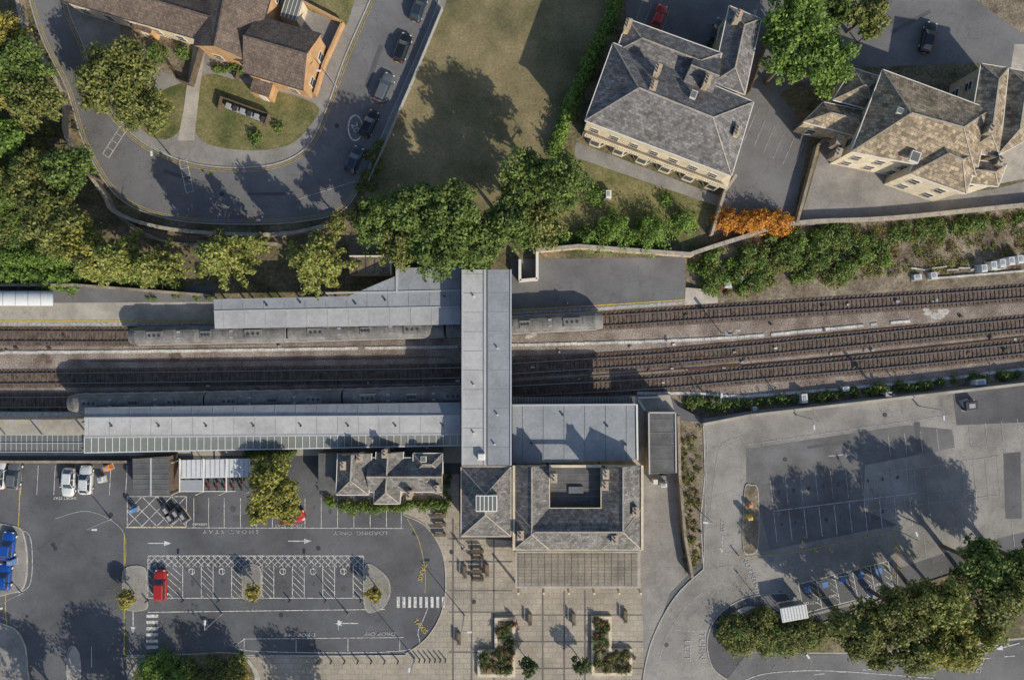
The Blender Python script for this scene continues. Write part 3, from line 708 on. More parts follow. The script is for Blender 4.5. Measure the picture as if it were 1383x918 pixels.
for (x,y) in [(760,560),(845,600),(718,598),(820,575)]: X=W(x,y,4.6); c.cyl((X[0],X[1],4.5),(X[0],X[1],4.9),.15,.15,8,'dark')
for x in range(700,860,40): X=W(x,555,0); c.cyl((X[0],X[1],0),(X[0],X[1],4.2),.13,.13,8,'grey')
c.obj('platform_canopy')
c=MB(); c.prism(PX([(-300,587),(112,587),(112,610),(-300,611)],3.4),3.2,3.4,'seam_d','roofglass')
for x in range(-300,114,7): c.beam(W(x,587,3.4),W(x,610,3.4),.06,.05,'seam')
for y in (587,598,610): c.beam(W(-300,y,3.43),W(112,y,3.43),.1,.08,'seam')
for x in range(-290,110,50): X=W(x,590,0); c.cyl((X[0],X[1],0),(X[0],X[1],3.2),.1,.1,8,'grey')
c.obj('glazed_walkway')
c=MB(); seamed(c,[(876,557),(912,557),(913,638),(877,640)],0,3.4,'felt','stone_d','seam_d',18,'y')
c.beam(W(876,557,3.4),W(877,640,3.4),.2,.15,'seam'); c.beam(W(912,557,3.4),W(913,638,3.4),.2,.15,'seam'); c.beam(W(876,557,3.4),W(912,557,3.4),.2,.15,'seam')
X=W(895,640,1); c.box(X[0],X[1]-.05,0,1,.1,2,0,'dark'); X=W(885,650,1); c.box(X[0],X[1],0,.7,.7,1.2,0,'lgrey',bev=.05)
c.obj('plant_room')
c=MB(); n=10; x0_,x1_=-200,72
for k in range(n):
    t0,t1=k/n*pi,(k+1)/n*pi
    f=lambda x,t:W(x,403-10*math.cos(t),2.6+.7*math.sin(t))
    c.face([f(x0_,t0),f(x1_,t0),f(x1_,t1),f(x0_,t1)][::-1],'lgrey',True)
c.face([W(x1_,403-10*math.cos(k/n*pi),2.6+.7*math.sin(k/n*pi)) for k in range(n+1)],'lgrey')
for x in range(-200,73,17): 
    for k in range(n): c.beam(W(x,403-10*math.cos(k/n*pi),2.63+.7*math.sin(k/n*pi)),W(x,403-10*math.cos((k+1)/n*pi),2.63+.7*math.sin((k+1)/n*pi)),.06,.03,'grey')
for y in (394,412): c.beam(W(x0_,y,0),W(x1_,y,0),.08,2.5,'glass')
c.obj('platform_shelter')
b=MB()
hip(b,[(502,612),(498,668),(454,668),(456,612)],4.6,36,'slateS','stone',hips=(0,1),win=2.6)
hip(b,[(498,618),(598,618),(598,664),(498,664)],4.4,34,'slateS','stone',hips=(0,0),win=2.6)
hip(b,[(545,610),(540,680),(505,680),(508,610)],4.5,38,'slateS','stone',hips=(0,1))
hip(b,[(558,612),(598,612),(598,640),(558,640)],4.7,30,'slateS','stone',hips=(1,1))
b.prism(PX([(430,612),(455,612),(455,662),(430,662)],2.8),0,2.8,'stone','felt')
for (x,y) in [(486,618),(464,628),(553,668),(520,612),(590,660)]: chimney(b,x,y,5.2,1.0,.6,1.0,0,'stone',2)
skylight(b,572,620,5.6,.8,.8,0)
b.obj('stone_cottage')
b=MB(); seamed(b,[(179,619),(229,616),(229,669),(180,670)],0,2.7,'felt','wood','seam_d',7,'y'); b.beam(W(204,618,2.7),W(204,669,2.7),.2,.15,'seam')
b.obj('cycle_store')
b=MB()
b.prism(PX([(243,621),(337,619),(337,644),(244,646)],2.8),2.65,2.8,'frame','lgrey')
b.prism(PX([(244,648),(275,648),(275,664),(244,664)],2.6),2.45,2.6,'frame','grey')
for i in range(15): x=246+i*6.4; b.beam(W(x,621,2.8),W(x,644,2.8),.07,.07,'grey')
for x in (243,275,306,337): b.beam(W(x,619,2.85),W(x,664,2.5),.14,.14,'frame'); X=W(x,663,0); b.cyl((X[0],X[1],0),(X[0],X[1],2.6),.06,.06,6,'frame'); X=W(x,621,0); b.cyl((X[0],X[1],0),(X[0],X[1],2.6),.06,.06,6,'frame')
b.beam(W(243,663,2.5),W(337,663,2.5),.1,.12,'frame')
for i in range(8):
    X=W(250+i*11,652,0); b.cyl((X[0],X[1]-.8,.35),(X[0]+.05,X[1]-.8,.35),.33,.33,12,'rubber'); b.cyl((X[0],X[1]+.3,.35),(X[0]+.05,X[1]+.3,.35),.33,.33,12,'rubber'); b.beam((X[0],X[1]-.8,.4),(X[0],X[1]+.3,.75),.05,.05,'redl'); b.beam((X[0]-.25,X[1]-.6,.95),(X[0]+.25,X[1]-.6,.95),.04,.04,'grey')
b.obj('cycle_shelter')
b=MB()
X=W(1073,828,2.4); b.box(X[0],X[1],2.2,3.9,2.1,.14,.18,'lgrey',bev=.04)
for k in range(9): b.box(X[0]-1.7+k*.42,X[1]-.3+k*.075,2.34,.06,1.9,.04,.18,'grey')
for dx,dy in ((-1.7,-.9),(1.7,-.3),(-1.9,.5),(1.5,1.1)): b.cyl((X[0]+dx,X[1]+dy,0),(X[0]+dx,X[1]+dy,2.2),.05,.05,6,'grey')
b.box(X[0],X[1]+.9,.3,3.4,.05,1.7,.18,'roofglass'); b.box(X[0],X[1]+.5,.45,2.6,.35,.06,.18,'wood')
b.obj('bus_shelter')

# ---------------------------------------------------------------- train
def carriage(b,p0,p1,cab0=False,cab1=False):
    z0=TB+.26; a=Vector((p0[0],p0[1],0)); e=Vector((p1[0],p1[1],0)); d=(e-a); L=d.length; d.normalize(); s=Vector((-d.y,d.x,0))
    prof=[(1.25,.75),(1.38,1.1),(1.38,2.5),(1.3,3.0),(1.1,3.35),(.75,3.6),(.35,3.7),(0,3.73)]
    prof=prof+[(-x,z) for x,z in prof[-2::-1]]
    st=[(0,.82 if cab0 else .97),(.35 if not cab0 else 1.2,1),(L-(.35 if not cab1 else 1.2),1),(L,.82 if cab1 else .97)]
    rows=[]
    for (t,k) in st: rows.append([a+d*t+s*(x*k)+Vector((0,0,z0+.75+(z-.75)*(k if k<.95 else 1))) for x,z in prof])
    for i in range(3):
        for j in range(len(prof)-1):
            zz=(prof[j][1]+prof[j+1][1])/2
            b.face([rows[i][j],rows[i][j+1],rows[i+1][j+1],rows[i+1][j]],'train_r' if zz>2.9 else ('train_b' if zz<1.05 else 'train_s'),False)
    b.face(rows[0],'train_s' if not cab0 else 'ylw'); b.face(rows[-1][::-1],'train_s' if not cab1 else 'ylw')
    ang=math.atan2(d.y,d.x)
    for sd in (-1,1):
        n=int(L/2)
        for k in range(n):
            q=a+d*(L*(k+.5)/n)+s*(1.385*sd); b.box(q.x,q.y,z0+1.75,1.3,.03,.75,ang,'glass')
    for k in range(int(L/1.45)):
        q=a+d*(1+k*1.45); b.box(q.x,q.y,z0+3.74,.06,.8,.02,ang,'can_d')
    for t,w,l in ((.18,1.3,2.4),(.5,1.1,1.6),(.8,1.3,2.6)):
        q=a+d*(L*t); b.box(q.x,q.y,z0+3.66,l,w,.2,ang,'can_d','train_r',bev=.06)
        for k in range(3): q2=q+d*((k-1)*l*.28); b.cyl((q2.x,q2.y,z0+3.86),(q2.x,q2.y,z0+3.9),.22,.22,10,'dark')
    for t in (.33,.66):
        for o in (-.45,.45): q=a+d*(L*t)+s*o; b.box(q.x,q.y,z0+3.62,.5,.3,.14,ang,'grey')
    for t in (.12,.16,.84,.88):
        q=a+d*(L*t)
        for o in (-.75,.75):
            q2=q+s*o; b.cyl((q2.x-s.x*.06,q2.y-s.y*.06,z0+.3),(q2.x+s.x*.06,q2.y+s.y*.06,z0+.3),.42,.42,12,'rail')
    q=a+d*(L*.5); b.box(q.x,q.y,z0+.25,L*.4,2.2,.5,ang,'dark')
def ypath(T,x):
    P=smooth(T,10); return float(np.interp(x,[p[0] for p in P],[p[1] for p in P]))
def train(T,xs,ends):
    b=MB(); n=len(xs)-1
    for i in range(n):
        p=W(xs[i]+1.5,ypath(T,xs[i]+1.5),TB); q=W(xs[i+1]-1.5,ypath(T,xs[i+1]-1.5),TB)
        carriage(b,p,q,ends[0] and i==0,ends[1] and i==n-1)
        if i<n-1: X=W(xs[i+1],ypath(T,xs[i+1]),TB); b.box(X[0],X[1],TB+1.2,.6,1.6,2.4,0,'rubber')
    return b.obj('passenger_train')
train(T1,[188,398,604,812],(True,True))
train(T3,[108,290,470,652],(True,True))

# ---------------------------------------------------------------- cars
_cm={}
def paint(col):
    if col not in _cm:
        m=bpy.data.materials.new('car_paint'); m.use_nodes=True; p=m.node_tree.nodes['Principled BSDF']
        p.inputs['Base Color'].default_value=col+(1,); p.inputs['Roughness'].default_value=.3; p.inputs['Metallic'].default_value=.25; p.inputs['Coat Weight'].default_value=.6
        _cm[col]=m
    return _cm[col]
def car(x,y,deg,col,L=4.25,Wd=1.8,est=False):
    b=MB(); X=W(x,y,.8); pm=paint(col); an=math.radians(deg); ca,sa=math.cos(an),math.sin(an); hw=Wd/2
    T=lambda p:(X[0]+p[0]*ca-p[1]*sa,X[1]+p[0]*sa+p[1]*ca,p[2]+.03)
    stn=[(-.5,.72,.42,.78),(-.485,.86,.3,.9),(-.44,.95,.24,.95),(-.3,1,.22,.97),(0,1,.2,.95),(.2,.99,.2,.93),(.33,.97,.22,.88),(.42,.93,.24,.81),(.475,.82,.3,.72),(.5,.62,.4,.6)]
    rows=[]
    for t,w,z0,z1 in stn:
        w*=hw; pr=[(w*.92,z0),(w,(z0+z1)/2),(w*.985,z1-.1),(w*.9,z1-.02),(w*.5,z1+.03),(0,z1+.045)]
        pr+=[(-a,z) for a,z in pr[-2::-1]]
        rows.append([T((t*L,a,z)) for a,z in pr])
    n=len(rows[0]); vs=[p for r in rows for p in r]
    b.mesh(vs,[[i*n+j,(i+1)*n+j,(i+1)*n+j+1,i*n+j+1] for i in range(len(rows)-1) for j in range(n-1)],pm,True)
    b.face(rows[0],pm); b.face(rows[-1][::-1],pm)
    xb,xf=(-.46,.22) if est else (-.45,.21); tb,tf=(-.42,.06) if est else (-.33,.04)
    def ring(x0,x1,w,z,ch):
        return [T(p) for p in ((x1*L,w-ch*1.6,z),(x1*L-ch,w,z),(x0*L+ch,w,z),(x0*L,w-ch,z),(x0*L,-w+ch,z),(x0*L+ch,-w,z),(x1*L-ch,-w,z),(x1*L,-w+ch*1.6,z))]
    r0=ring(xb,xf,hw*.9,.93,.13); r1=ring(tb,tf,hw*.72,1.4,.12); r2=ring(tb+.02,tf-.02,hw*.62,1.46,.14)
    for i in range(8):
        j=(i+1)%8
        b.face([r0[i],r0[j],r1[j],r1[i]],'glass'); b.face([r1[i],r1[j],r2[j],r2[i]],pm)
        if i<7: b.beam(r0[j],r1[j],.07,.03,pm)
    b.face(r2,pm)
    b.beam(T((-.1*L,hw*.885,.95)),T((-.1*L,hw*.72,1.4)),.08,.03,pm); b.beam(T((-.1*L,-hw*.885,.95)),T((-.1*L,-hw*.72,1.4)),.08,.03,pm)
    for sx in (.31,-.31):
        for sy in (1,-1): b.cyl(T((sx*L,sy*(hw-.2),.3)),T((sx*L,sy*(hw+.005),.3)),.32,.32,14,'rubber'); b.cyl(T((sx*L,sy*(hw+.005),.3)),T((sx*L,sy*(hw+.02),.3)),.2,.17,10,'lgrey')
    for sy in (1,-1):
        q=T((.17*L,sy*(hw+.09),.92)); b.box(q[0],q[1],q[2]-.05,.14,.2,.14,an,pm,bev=.03)
        q=T((.455*L,sy*hw*.62,.66)); b.box(q[0],q[1],q[2],.26,.3,.1,an,'frame',bev=.03)
        q=T((-.485*L,sy*hw*.68,.72)); b.box(q[0],q[1],q[2],.12,.28,.18,an,'redl')
    q=T((.5*L,0,.42)); b.box(q[0],q[1],q[2]-.1,.06,.9,.2,an,'dark'); q=T((-.5*L,0,.45)); b.box(q[0],q[1],q[2],.04,.5,.11,an,'ylw')
    return b.obj('parked_car')
BK=(.012,.013,.016); GY=(.13,.14,.15); WH=(.68,.68,.67); RD=(.42,.025,.02); BL=(.01,.08,.36); DB=(.03,.04,.06)
for a in [(478,216,67,DB),(498,167,65,BK,4.2),(519,118,66,GY,4.5,1.85,True),(543,64,70,BK,4.4,1.85,True),(565,10,72,DB),(890,22,68,RD,3.6,1.65),(969,43,70,DB),(1255,50,75,BK,4.6),
          (-2,641,86,WH),(18,642,84,GY),(92,651,-94,WH),(115,648,88,WH,4.3),(216,790,90,RD,4.6,1.85,True),(10,737,84,BL),(5,779,86,BL,4.0),(394,698,10,RD,3.8),(-34,645,88,DB)]: car(*a)

# ---------------------------------------------------------------- vegetation
def leafobj(name,C,N,size,m,parent=None):
    n=len(C); t=rng.normal(size=(n,3)); t-= (t*N).sum(1,keepdims=True)*N; t/=np.linalg.norm(t,axis=1,keepdims=True)+1e-9
    bb=np.cross(N,t); s=size*rng.uniform(.65,1.35,(n,1))
    V=np.stack([C+t*s,C+bb*s*.6,C-t*s,C-bb*s*.6],1).reshape(-1,3).astype(np.float32)
    me=bpy.data.meshes.new(name); me.vertices.add(4*n); me.vertices.foreach_set('co',V.ravel())
    me.loops.add(4*n); me.loops.foreach_set('vertex_index',np.arange(4*n,dtype=np.int32))
    me.polygons.add(n); me.polygons.foreach_set('loop_start',np.arange(0,4*n,4,dtype=np.int32))
    me.update(calc_edges=True); me.materials.append(m)
    o=bpy.data.objects.new(name,me); sc.collection.objects.link(o); o.parent=parent; return o
def sph(n):
    v=rng.normal(size=(n,3)); return v/np.linalg.norm(v,axis=1,keepdims=True)
def crownpts(c,rx,rz,n):
    nc=int(24+rx*11)
    d=sph(nc); d[:,2]=np.abs(d[:,2])*1.0-.25*rng.random(nc)
    rad=rng.uniform(.25,.86,(nc,1)); cc=d*rad*np.array([rx,rx,rz])
    cr=rx*rng.uniform(.11,.26,nc)
    k=rng.choice(nc,n,p=cr**2/np.sum(cr**2)); dd=sph(n)
    r=cr[k][:,None]*rng.uniform(.4,1.3,(n,1))**.8
    P=cc[k]+dd*r*np.array([1,1,.75]); N=dd+.9*sph(n)+np.array([0,0,.5]); N/=np.linalg.norm(N,axis=1,keepdims=True)
    return P+np.array(c),N,cc+np.array(c)
def conifpts(c,r,h,n):
    nf=52; P=[];N=[]
    for i in range(nf):
        lv=rng.random()**.8; ln_=r*(1.1-lv*.8)*rng.uniform(.75,1.12); a=rng.uniform(0,2*pi); z=h*(-.5+lv)
        m=max(30,int(n/nf*(ln_/r)*1.4)); t=rng.random(m)**.75
        w=.05*r+.12*r*(1-t)
        lat=rng.normal(size=m)*w*.55; x=t*ln_
        P.append(np.stack([x*math.cos(a)-lat*math.sin(a),x*math.sin(a)+lat*math.cos(a),z+.2*r*t-.35*r*t**2+rng.normal(size=m)*.08*r],1))
        q=sph(m)*.8+np.array([math.cos(a)*.3,math.sin(a)*.3,.9]); N.append(q/np.linalg.norm(q,axis=1,keepdims=True))
    P=np.concatenate(P)+np.array(c);N=np.concatenate(N); return P,N,None
def tree(x,y,rpx,h,pal='green',kind='round',name='deciduous_tree',dn=1.0):
    zc=h*.62; r=rpx*S*(H-zc)/H; X=W(x,y,zc); e=empty(name); 
    n=int(min(13500,max(700,r*r*320))*dn)
    if kind=='conif': P,N,cc=conifpts((X[0],X[1],zc),r,h*.75,int(n*1.15))
    else: P,N,cc=crownpts((X[0],X[1],zc),r,h*.38,n)
    leafobj('crown',P,N,.165+.013*r,LEAF[pal],e)
    b=MB(); br=max(.07,h*.026)
    top=(X[0],X[1],zc if kind!='conif' else h*.95); b.cyl((X[0],X[1],0),(X[0]+.1,X[1]+.1,zc*.5),br,br*.75,9,'bark'); b.cyl((X[0]+.1,X[1]+.1,zc*.5),top,br*.75,br*.25,8,'bark')
    if cc is not None:
        for q in cc[:14]:
            b.cyl((X[0]+.05,X[1]+.05,zc*random.uniform(.45,.85)),tuple(q),br*.35,br*.1,5,'bark')
    else:
        for k in range(12): t=k*2.4; z=h*(.25+k*.05); b.cyl((X[0],X[1],z),(X[0]+math.cos(t)*r*.7,X[1]+math.sin(t)*r*.7,z+.3),br*.25,.03,5,'bark')
    b.obj('trunk',e); return e
for t in [(28,95,50,10,'green'),(5,45,36,9,'yellow'),(48,140,42,10,'olive'),(160,108,60,10,'olive'),(195,150,42,9,'olive'),(8,190,36,9,'bright'),(100,230,42,10,'green'),(45,245,42,10,'olive'),(75,300,52,11,'olive'),(115,330,38,10,'lime'),(20,130,30,9,'yellow'),(-40,260,50,10,'green'),(-50,120,60,11,'green'),
          (508,300,42,11,'green'),(560,285,44,14,'green'),(612,285,46,15,'green'),(590,335,48,12,'green'),(640,325,42,12,'green'),(540,335,36,10,'olive'),(710,240,42,15,'green'),(757,250,46,15,'green'),(690,300,46,13,'green'),(730,305,38,12,'olive'),(650,345,28,10,'green'),(455,300,20,7,'olive'),
          (1075,35,55,13,'bright'),(1108,85,46,13,'bright'),(1060,85,34,12,'bright'),(1172,18,36,10,'olive'),(1130,20,26,9,'green'),(1172,46,14,5,'bright'),
          (370,655,44,8,'lime'),(392,688,20,7,'lime'),(350,690,20,7,'lime'),
          (1160,850,48,12,'olive'),(1215,825,46,13,'olive'),(1270,815,46,13,'conif'),(1275,868,46,13,'lime'),(1320,760,42,13,'green'),(1352,800,46,14,'olive'),(1325,850,30,12,'conif'),(1225,875,36,12,'olive'),(1385,760,36,13,'green'),(1420,800,50,13,'green'),(1180,885,22,10,'olive')]: tree(*t)
for t in [(880,-60,60,10,'green'),(170,1010,60,12,'green'),(330,1005,50,11,'green'),(450,1020,50,11,'green'),(60,1000,46,11,'green'),(255,965,30,8,'green')]: tree(*t,dn=.5)
for t in [(160,352,46,11,'conif'),(207,362,38,9,'conif'),(297,347,50,11,'conif'),(345,330,18,8,'conif'),(422,355,52,11,'conif'),(125,362,30,9,'conif')]: tree(*t,kind='conif',name='conifer_tree')
for t in [(171,808,15,3.6,'yellow'),(340,799,14,3.6,'yellow'),(505,800,14,3.6,'yellow'),(714,902,17,3.6,'dark'),(784,898,16,3.6,'dark')]: tree(*t,name='small_tree')
def bushes(name,items,pal,dens_=520,size=.15,z0=0.0):
    Ps=[];Ns=[]
    for (x,y,rp,h) in items:
        X=W(x,y,z0+h*.5); r=rp*S; n=int(max(40,dens_*r*r)); d=sph(n); d[:,2]=np.abs(d[:,2])
        k=1+.35*np.sin(d[:,0]*7+x)*np.cos(d[:,1]*6+y)
        P=d*np.array([r,r,h])*(k*rng.uniform(.45,1.15,n))[:,None]; N=d+.8*sph(n)+np.array([0,0,.4]); N/=np.linalg.norm(N,axis=1,keepdims=True)
        Ps.append(P+np.array([X[0],X[1],z0+.05])); Ns.append(N)
    return leafobj(name,np.concatenate(Ps),np.concatenate(Ns),size,LEAF[pal])
def along(pts,step,r,h,jit=3):
    o=[]
    for p in dens(smooth(pts,8),step): o.append((p[0]+random.uniform(-jit,jit),p[1]+random.uniform(-jit,jit),r*random.uniform(.75,1.25),h*random.uniform(.8,1.2)))
    return o
bushes('hedge',along([(845,-60),(830,5),(800,75),(772,140),(748,205)],6,9,2.0,1.5),'bright')
bushes('hedge',along([(-80,350),(0,350),(90,352)],7,12,2.2)+along([(-80,372),(0,372),(100,378)],7,13,1.8),'bright')
bushes('shrub',along([(95,372),(240,385)],9,9,1.2)+along([(0,230),(20,330)],12,20,2),'green')
bushes('shrub',[(828,312,26,3),(880,315,26,3.2),(795,322,16,2.2),(925,298,16,2.4),(855,325,14,2),(805,265,12,1.2),(900,270,10,1),(760,322,12,2)],'bright')
bushes('autumn_shrub',along([(978,294),(1010,300),(1062,300)],5,12,2.3,5),'autumn',700,.14)
def scatter(poly,n,rr,hh,z0):
    o=[];xs=[p[0] for p in poly];ys=[p[1] for p in poly]
    def inside(x,y):
        c=False;j=len(poly)-1
        for i in range(len(poly)):
            if (poly[i][1]>y)!=(poly[j][1]>y) and x<(poly[j][0]-poly[i][0])*(y-poly[i][1])/(poly[j][1]-poly[i][1])+poly[i][0]: c=not c
            j=i
        return c
    while len(o)<n:
        x,y=random.uniform(min(xs),max(xs)),random.uniform(min(ys),max(ys))
        if inside(x,y): o.append((x,y,random.uniform(*rr),random.uniform(*hh)))
    return o
emb=[(935,350),(1070,310),(1180,304),(1200,350),(1160,372),(1050,385),(975,400),(940,378)]
bushes('bank_vegetation',scatter(emb,55,(6,15),(.8,2.4),TB),'green',420,.16,TB)
bushes('bank_vegetation',scatter(emb,28,(5,12),(.8,2.2),TB),'bright',420,.16,TB)
bushes('bank_vegetation',scatter(emb,45,(4,11),(.5,1.8),TB),'olive',420,.15,TB)
bushes('bank_vegetation',scatter(emb,20,(3,7),(.4,1.4),TB),'russet',420,.13,TB)
emb2=[(1180,304),(1383,285),(1500,272),(1500,340),(1383,362),(1200,372),(1120,385)]
bushes('bank_vegetation',scatter(emb2,170,(3,11),(.05,.3),TB),'olive',70,.12,TB)
bushes('bank_vegetation',scatter(emb2,110,(3,9),(.05,.3),TB),'russet',60,.11,TB)
bushes('bank_vegetation',scatter(emb2,80,(3,8),(.1,.5),TB),'lime',90,.11,TB)
bushes('bank_vegetation',scatter([(1200,305),(1383,286),(1383,302),(1200,325)],36,(4,10),(.4,1.2),TB),'green',300,.14,TB)
bushes('trackside_weeds',scatter([(925,548),(960,552),(1110,538),(1330,512),(1383,506),(1383,500),(1250,516),(1000,542),(930,540)],80,(2,8),(.3,1.4),TB),'green',420,.13,TB)
bushes('trackside_weeds',scatter([(925,548),(960,552),(1110,538),(1330,512),(1383,506),(1383,500),(1250,516),(1000,542),(930,540)],60,(2,6),(.3,1.0),TB),'olive',300,.13,TB)
bushes('trackside_weeds',scatter([(200,396),(290,396),(290,405),(200,405)],6,(3,5),(.3,.7),0),'green')
bushes('bank_vegetation',scatter([(916,575),(946,575),(946,760),(925,768)],50,(2,7),(.1,.7),0),'olive',160,.12)
bushes('bank_vegetation',scatter([(916,575),(946,575),(946,760),(925,768)],26,(2,5),(.1,.5),0),'russet',160,.12)
bushes('planted_bed',scatter([(978,845),(1010,828),(1110,850),(1110,878),(1010,878),(980,866)],46,(8,15),(1,2.2),0),'olive')
bushes('planted_bed',scatter([(980,845),(1110,850),(1110,878),(1000,878)],14,(6,10),(1.4,2.6),0),'green')
bushes('planted_bed',[(210,908,26,2.4),(240,915,20,2)],'bright')
bushes('planted_bed',scatter([(250,890),(325,890),(335,925),(240,925)],26,(5,10),(.6,1.5),0),'olive')
bushes('planted_bed',scatter([(285,885),(325,890),(335,925),(300,925)],8,(5,9),(.8,1.5),0),'yellow')
bushes('shrub',along([(460,684),(500,686),(600,680)],7,6.5,1.1)+along([(330,617),(345,614),(400,615)],8,6,1.3),'green')
bushes('shrub',along([(445,672),(452,684)],5,6,1.2)+along([(603,690),(604,640)],8,4,1),'green')
bushes('garden_shrub',along([(290,90),(335,100)],7,5,1)+[(320,88,8,1.3),(210,70,14,2),(245,70,10,1.5),(190,22,8,1.2),(345,185,9,1),(375,172,7,.8)],'green')
bushes('shrub',scatter([(20,180),(60,175),(80,330),(-40,340),(-20,180)],26,(10,22),(1.5,3),0),'olive',300,.2)
bushes('shrub',scatter([(480,340),(620,350),(620,365),(540,358),(480,350)],10,(8,13),(1.5,2.5),0),'green')
bushes('field_edge_weeds',scatter([(500,200),(520,190),(490,290),(475,290)],20,(4,9),(.3,1.2),0),'olive')
def litter(items,n,pal):
    P=[]
    for (x,y,r) in items:
        a=rng.uniform(0,2*pi,n); rr=r*np.sqrt(rng.random(n))*rng.uniform(.5,1.3,n)
        X=(x+rr*np.cos(a)-CX)*S; Y=(CY-(y+rr*np.sin(a)))*S; P.append(np.stack([X,Y,np.full(n,.15)+rng.random(n)*.03],1))
    P=np.concatenate(P); N=np.tile(np.array([[0,0,1.]]),(len(P),1))+.2*rng.normal(size=(len(P),3)); N/=np.linalg.norm(N,axis=1,keepdims=True)
    leafobj('fallen_leaves',P,N,.07,LEAF[pal])
litter([(171,808,26),(340,799,26),(505,800,24),(372,665,60),(150,180,60),(230,240,60),(100,190,30),(1000,800,40),(1120,800,60),(1250,760,70),(230,870,50),(420,300,60),(1060,130,50),(40,400,60),(1060,870,60),(640,700,60)],240,'yellow')
for poly in ([(645,878),(668,878),(668,834),(696,834),(696,914),(645,914)],[(799,832),(826,832),(826,876),(854,876),(854,912),(799,912)]):
    b=MB(); b.prism(PX(poly,.5),0,.5,'cream','cream'); b.obj('stone_planter')
    lx=min(q[0] for q in poly)+1; hx=max(q[0] for q in poly)-1
    p2=[(x+(4 if x<=lx else (-4 if x>=hx else (4 if poly[0][0]==645 else -4))),y+(4 if y<880 else -4)) for x,y in poly]
    sheet('planter_soil',p2,.51,'soil',.5)
    bushes('planter_shrubs',scatter(p2,44,(2,6),(.2,.7),.5),'dark',500,.1,.5); bushes('planter_shrubs',scatter(p2,30,(2,5),(.2,.6),.5),'russet',500,.1,.5); bushes('planter_shrubs',scatter(p2,14,(2,5),(.2,.7),.5),'olive',500,.1,.5)

# ---------------------------------------------------------------- street furniture
def bench(x,y,a=0,L=1.9):
    b=MB(); X=W(x,y,.4); c,s=math.cos(a),math.sin(a)
    for k in range(5): o=-.22+k*.11; b.box(X[0]-o*s,X[1]+o*c,.43,L,.08,.04,a,'wood')
    for k in (-1,1): b.box(X[0]+k*L*.4*c,X[1]+k*L*.4*s,0,.08,.45,.43,a,'dark')
    for k in range(3): b.box(X[0]-.3*s,X[1]+.3*c,.55+k*.13,L,.04,.09,a,'wood')
    b.obj('park_bench')
for (x,y,a) in [(645,744,0),(645,752,pi),(645,771,0),(645,780,pi),(658,770,pi/2),(594,696,0),(594,722,0),(594,708,0),(620,862,pi/2),(845,832,pi/2),(850,888,0),(716,836,pi/2),(628,772,pi/2),(775,836,pi/2)]: bench(x,y,a)
def lamp(x,y,h=6,a=0):
    b=MB(); X=W(x,y,0); b.cyl((X[0],X[1],0),(X[0],X[1],h),.08,.045,8,'grey'); b.cyl((X[0],X[1],0),(X[0],X[1],.8),.12,.12,8,'grey')
    e=(X[0]+1.1*math.cos(a),X[1]+1.1*math.sin(a)); b.cyl((X[0],X[1],h-.05),(e[0],e[1],h+.1),.04,.04,6,'grey'); b.box(e[0],e[1],h+.05,.7,.28,.12,a,'lgrey',bev=.03)
    b.obj('street_lamp')
for t in [(627,830,6,0),(300,828,6,1.5),(470,828,6,1.5),(150,700,6,0),(945,690,7,3),(1070,865,7,2.2),(1205,712,7,2),(455,118,6,3),(232,212,6,-1.5),(30,800,6,0),(560,888,6,1.5),(960,540,5,1.5),(1075,560,6,-1.5),(1240,548,6,-1.5)]: lamp(*t)
def bollard(x,y,m='ylw',h=1.0):
    b=MB(); X=W(x,y,0); b.cyl((X[0],X[1],.02),(X[0],X[1],h),.11,.1,8,m); b.cyl((X[0],X[1],h),(X[0],X[1],h+.08),.1,.04,8,m); b.cyl((X[0],X[1],.7*h),(X[0],X[1],.8*h),.115,.115,8,'dark'); b.obj('bollard')
for x,y in [(1083,733),(1100,742),(1205,712),(1208,740),(1213,765),(1012,694),(1009,700),(996,748),(1185,522),(1105,800),(1213,795),(1204,775),(1120,742)]: bollard(x,y)
for i in range(7): bollard(560+i*7,890,'dark'); bollard(430+i*18,892,'dark')
for i in range(7): bollard(200+i*48,810,'dark',.9)
b=MB(); a=-.32
for i in range(6):
    x=308+i*9.5; y=143+i*3.6; X=W(x,y,1); b.box(X[0],X[1],.1,.62,.72,.9,a,'grey'); b.box(X[0],X[1],1.0,.68,.8,.09,a,'dark' if i%2 else 'grey',bev=.02); b.cyl((X[0]-.3,X[1]-.3,.12),(X[0]+.3,X[1]-.3,.12),.12,.12,8,'rubber')
b.beam(W(302,134,0),W(366,157,0),.1,1.2,'wood'); b.beam(W(302,134,0),W(298,152,0),.1,1.2,'wood'); b.beam(W(366,157,0),W(360,172,0),.1,1.2,'wood')
b.obj('wheelie_bin_store')
def cabinet(x,y,w,l,h,a=0,z=0,m='lgrey',name='equipment_cabinet'):
    b=MB(); X=W(x,y,z+h); b.box(X[0],X[1],z,w,l,h,a,m,bev=.05); b.box(X[0],X[1],z+h,w*.5,l*.5,.06,a,'grey'); b.box(X[0],X[1],z-.02,w+.3,l+.3,.1,a,'conc'); b.box(X[0],X[1]-l/2-.01,z+.2,w*.8,.03,h*.7,a,'grey'); b.obj(name)
for t in [(1330,362,.9,1.1,1.4),(1343,358,.9,1.2,1.4),(1355,355,.9,1.2,1.5),(1367,352,.9,1.2,1.4),(1379,350,.9,1.2,1.4),(1262,372,1,1,.8),(1240,374,1.2,.8,.6),(983,384,1.1,1,1),(1003,374,.8,.8,.8),(1087,538,.9,1.4,1.3),(1325,516,1.6,.8,1.3),(1143,525,1.0,.7,.7),(1020,552,.6,.6,.9)]: cabinet(*t,a=.1,z=TB)
b=MB()
for k in range(8): b.beam(W(1230+k*16,362+ (k%2)*3,TB+.1),W(1246+k*16,364-(k%3)*2,TB+.1),.2,.15,'trough')
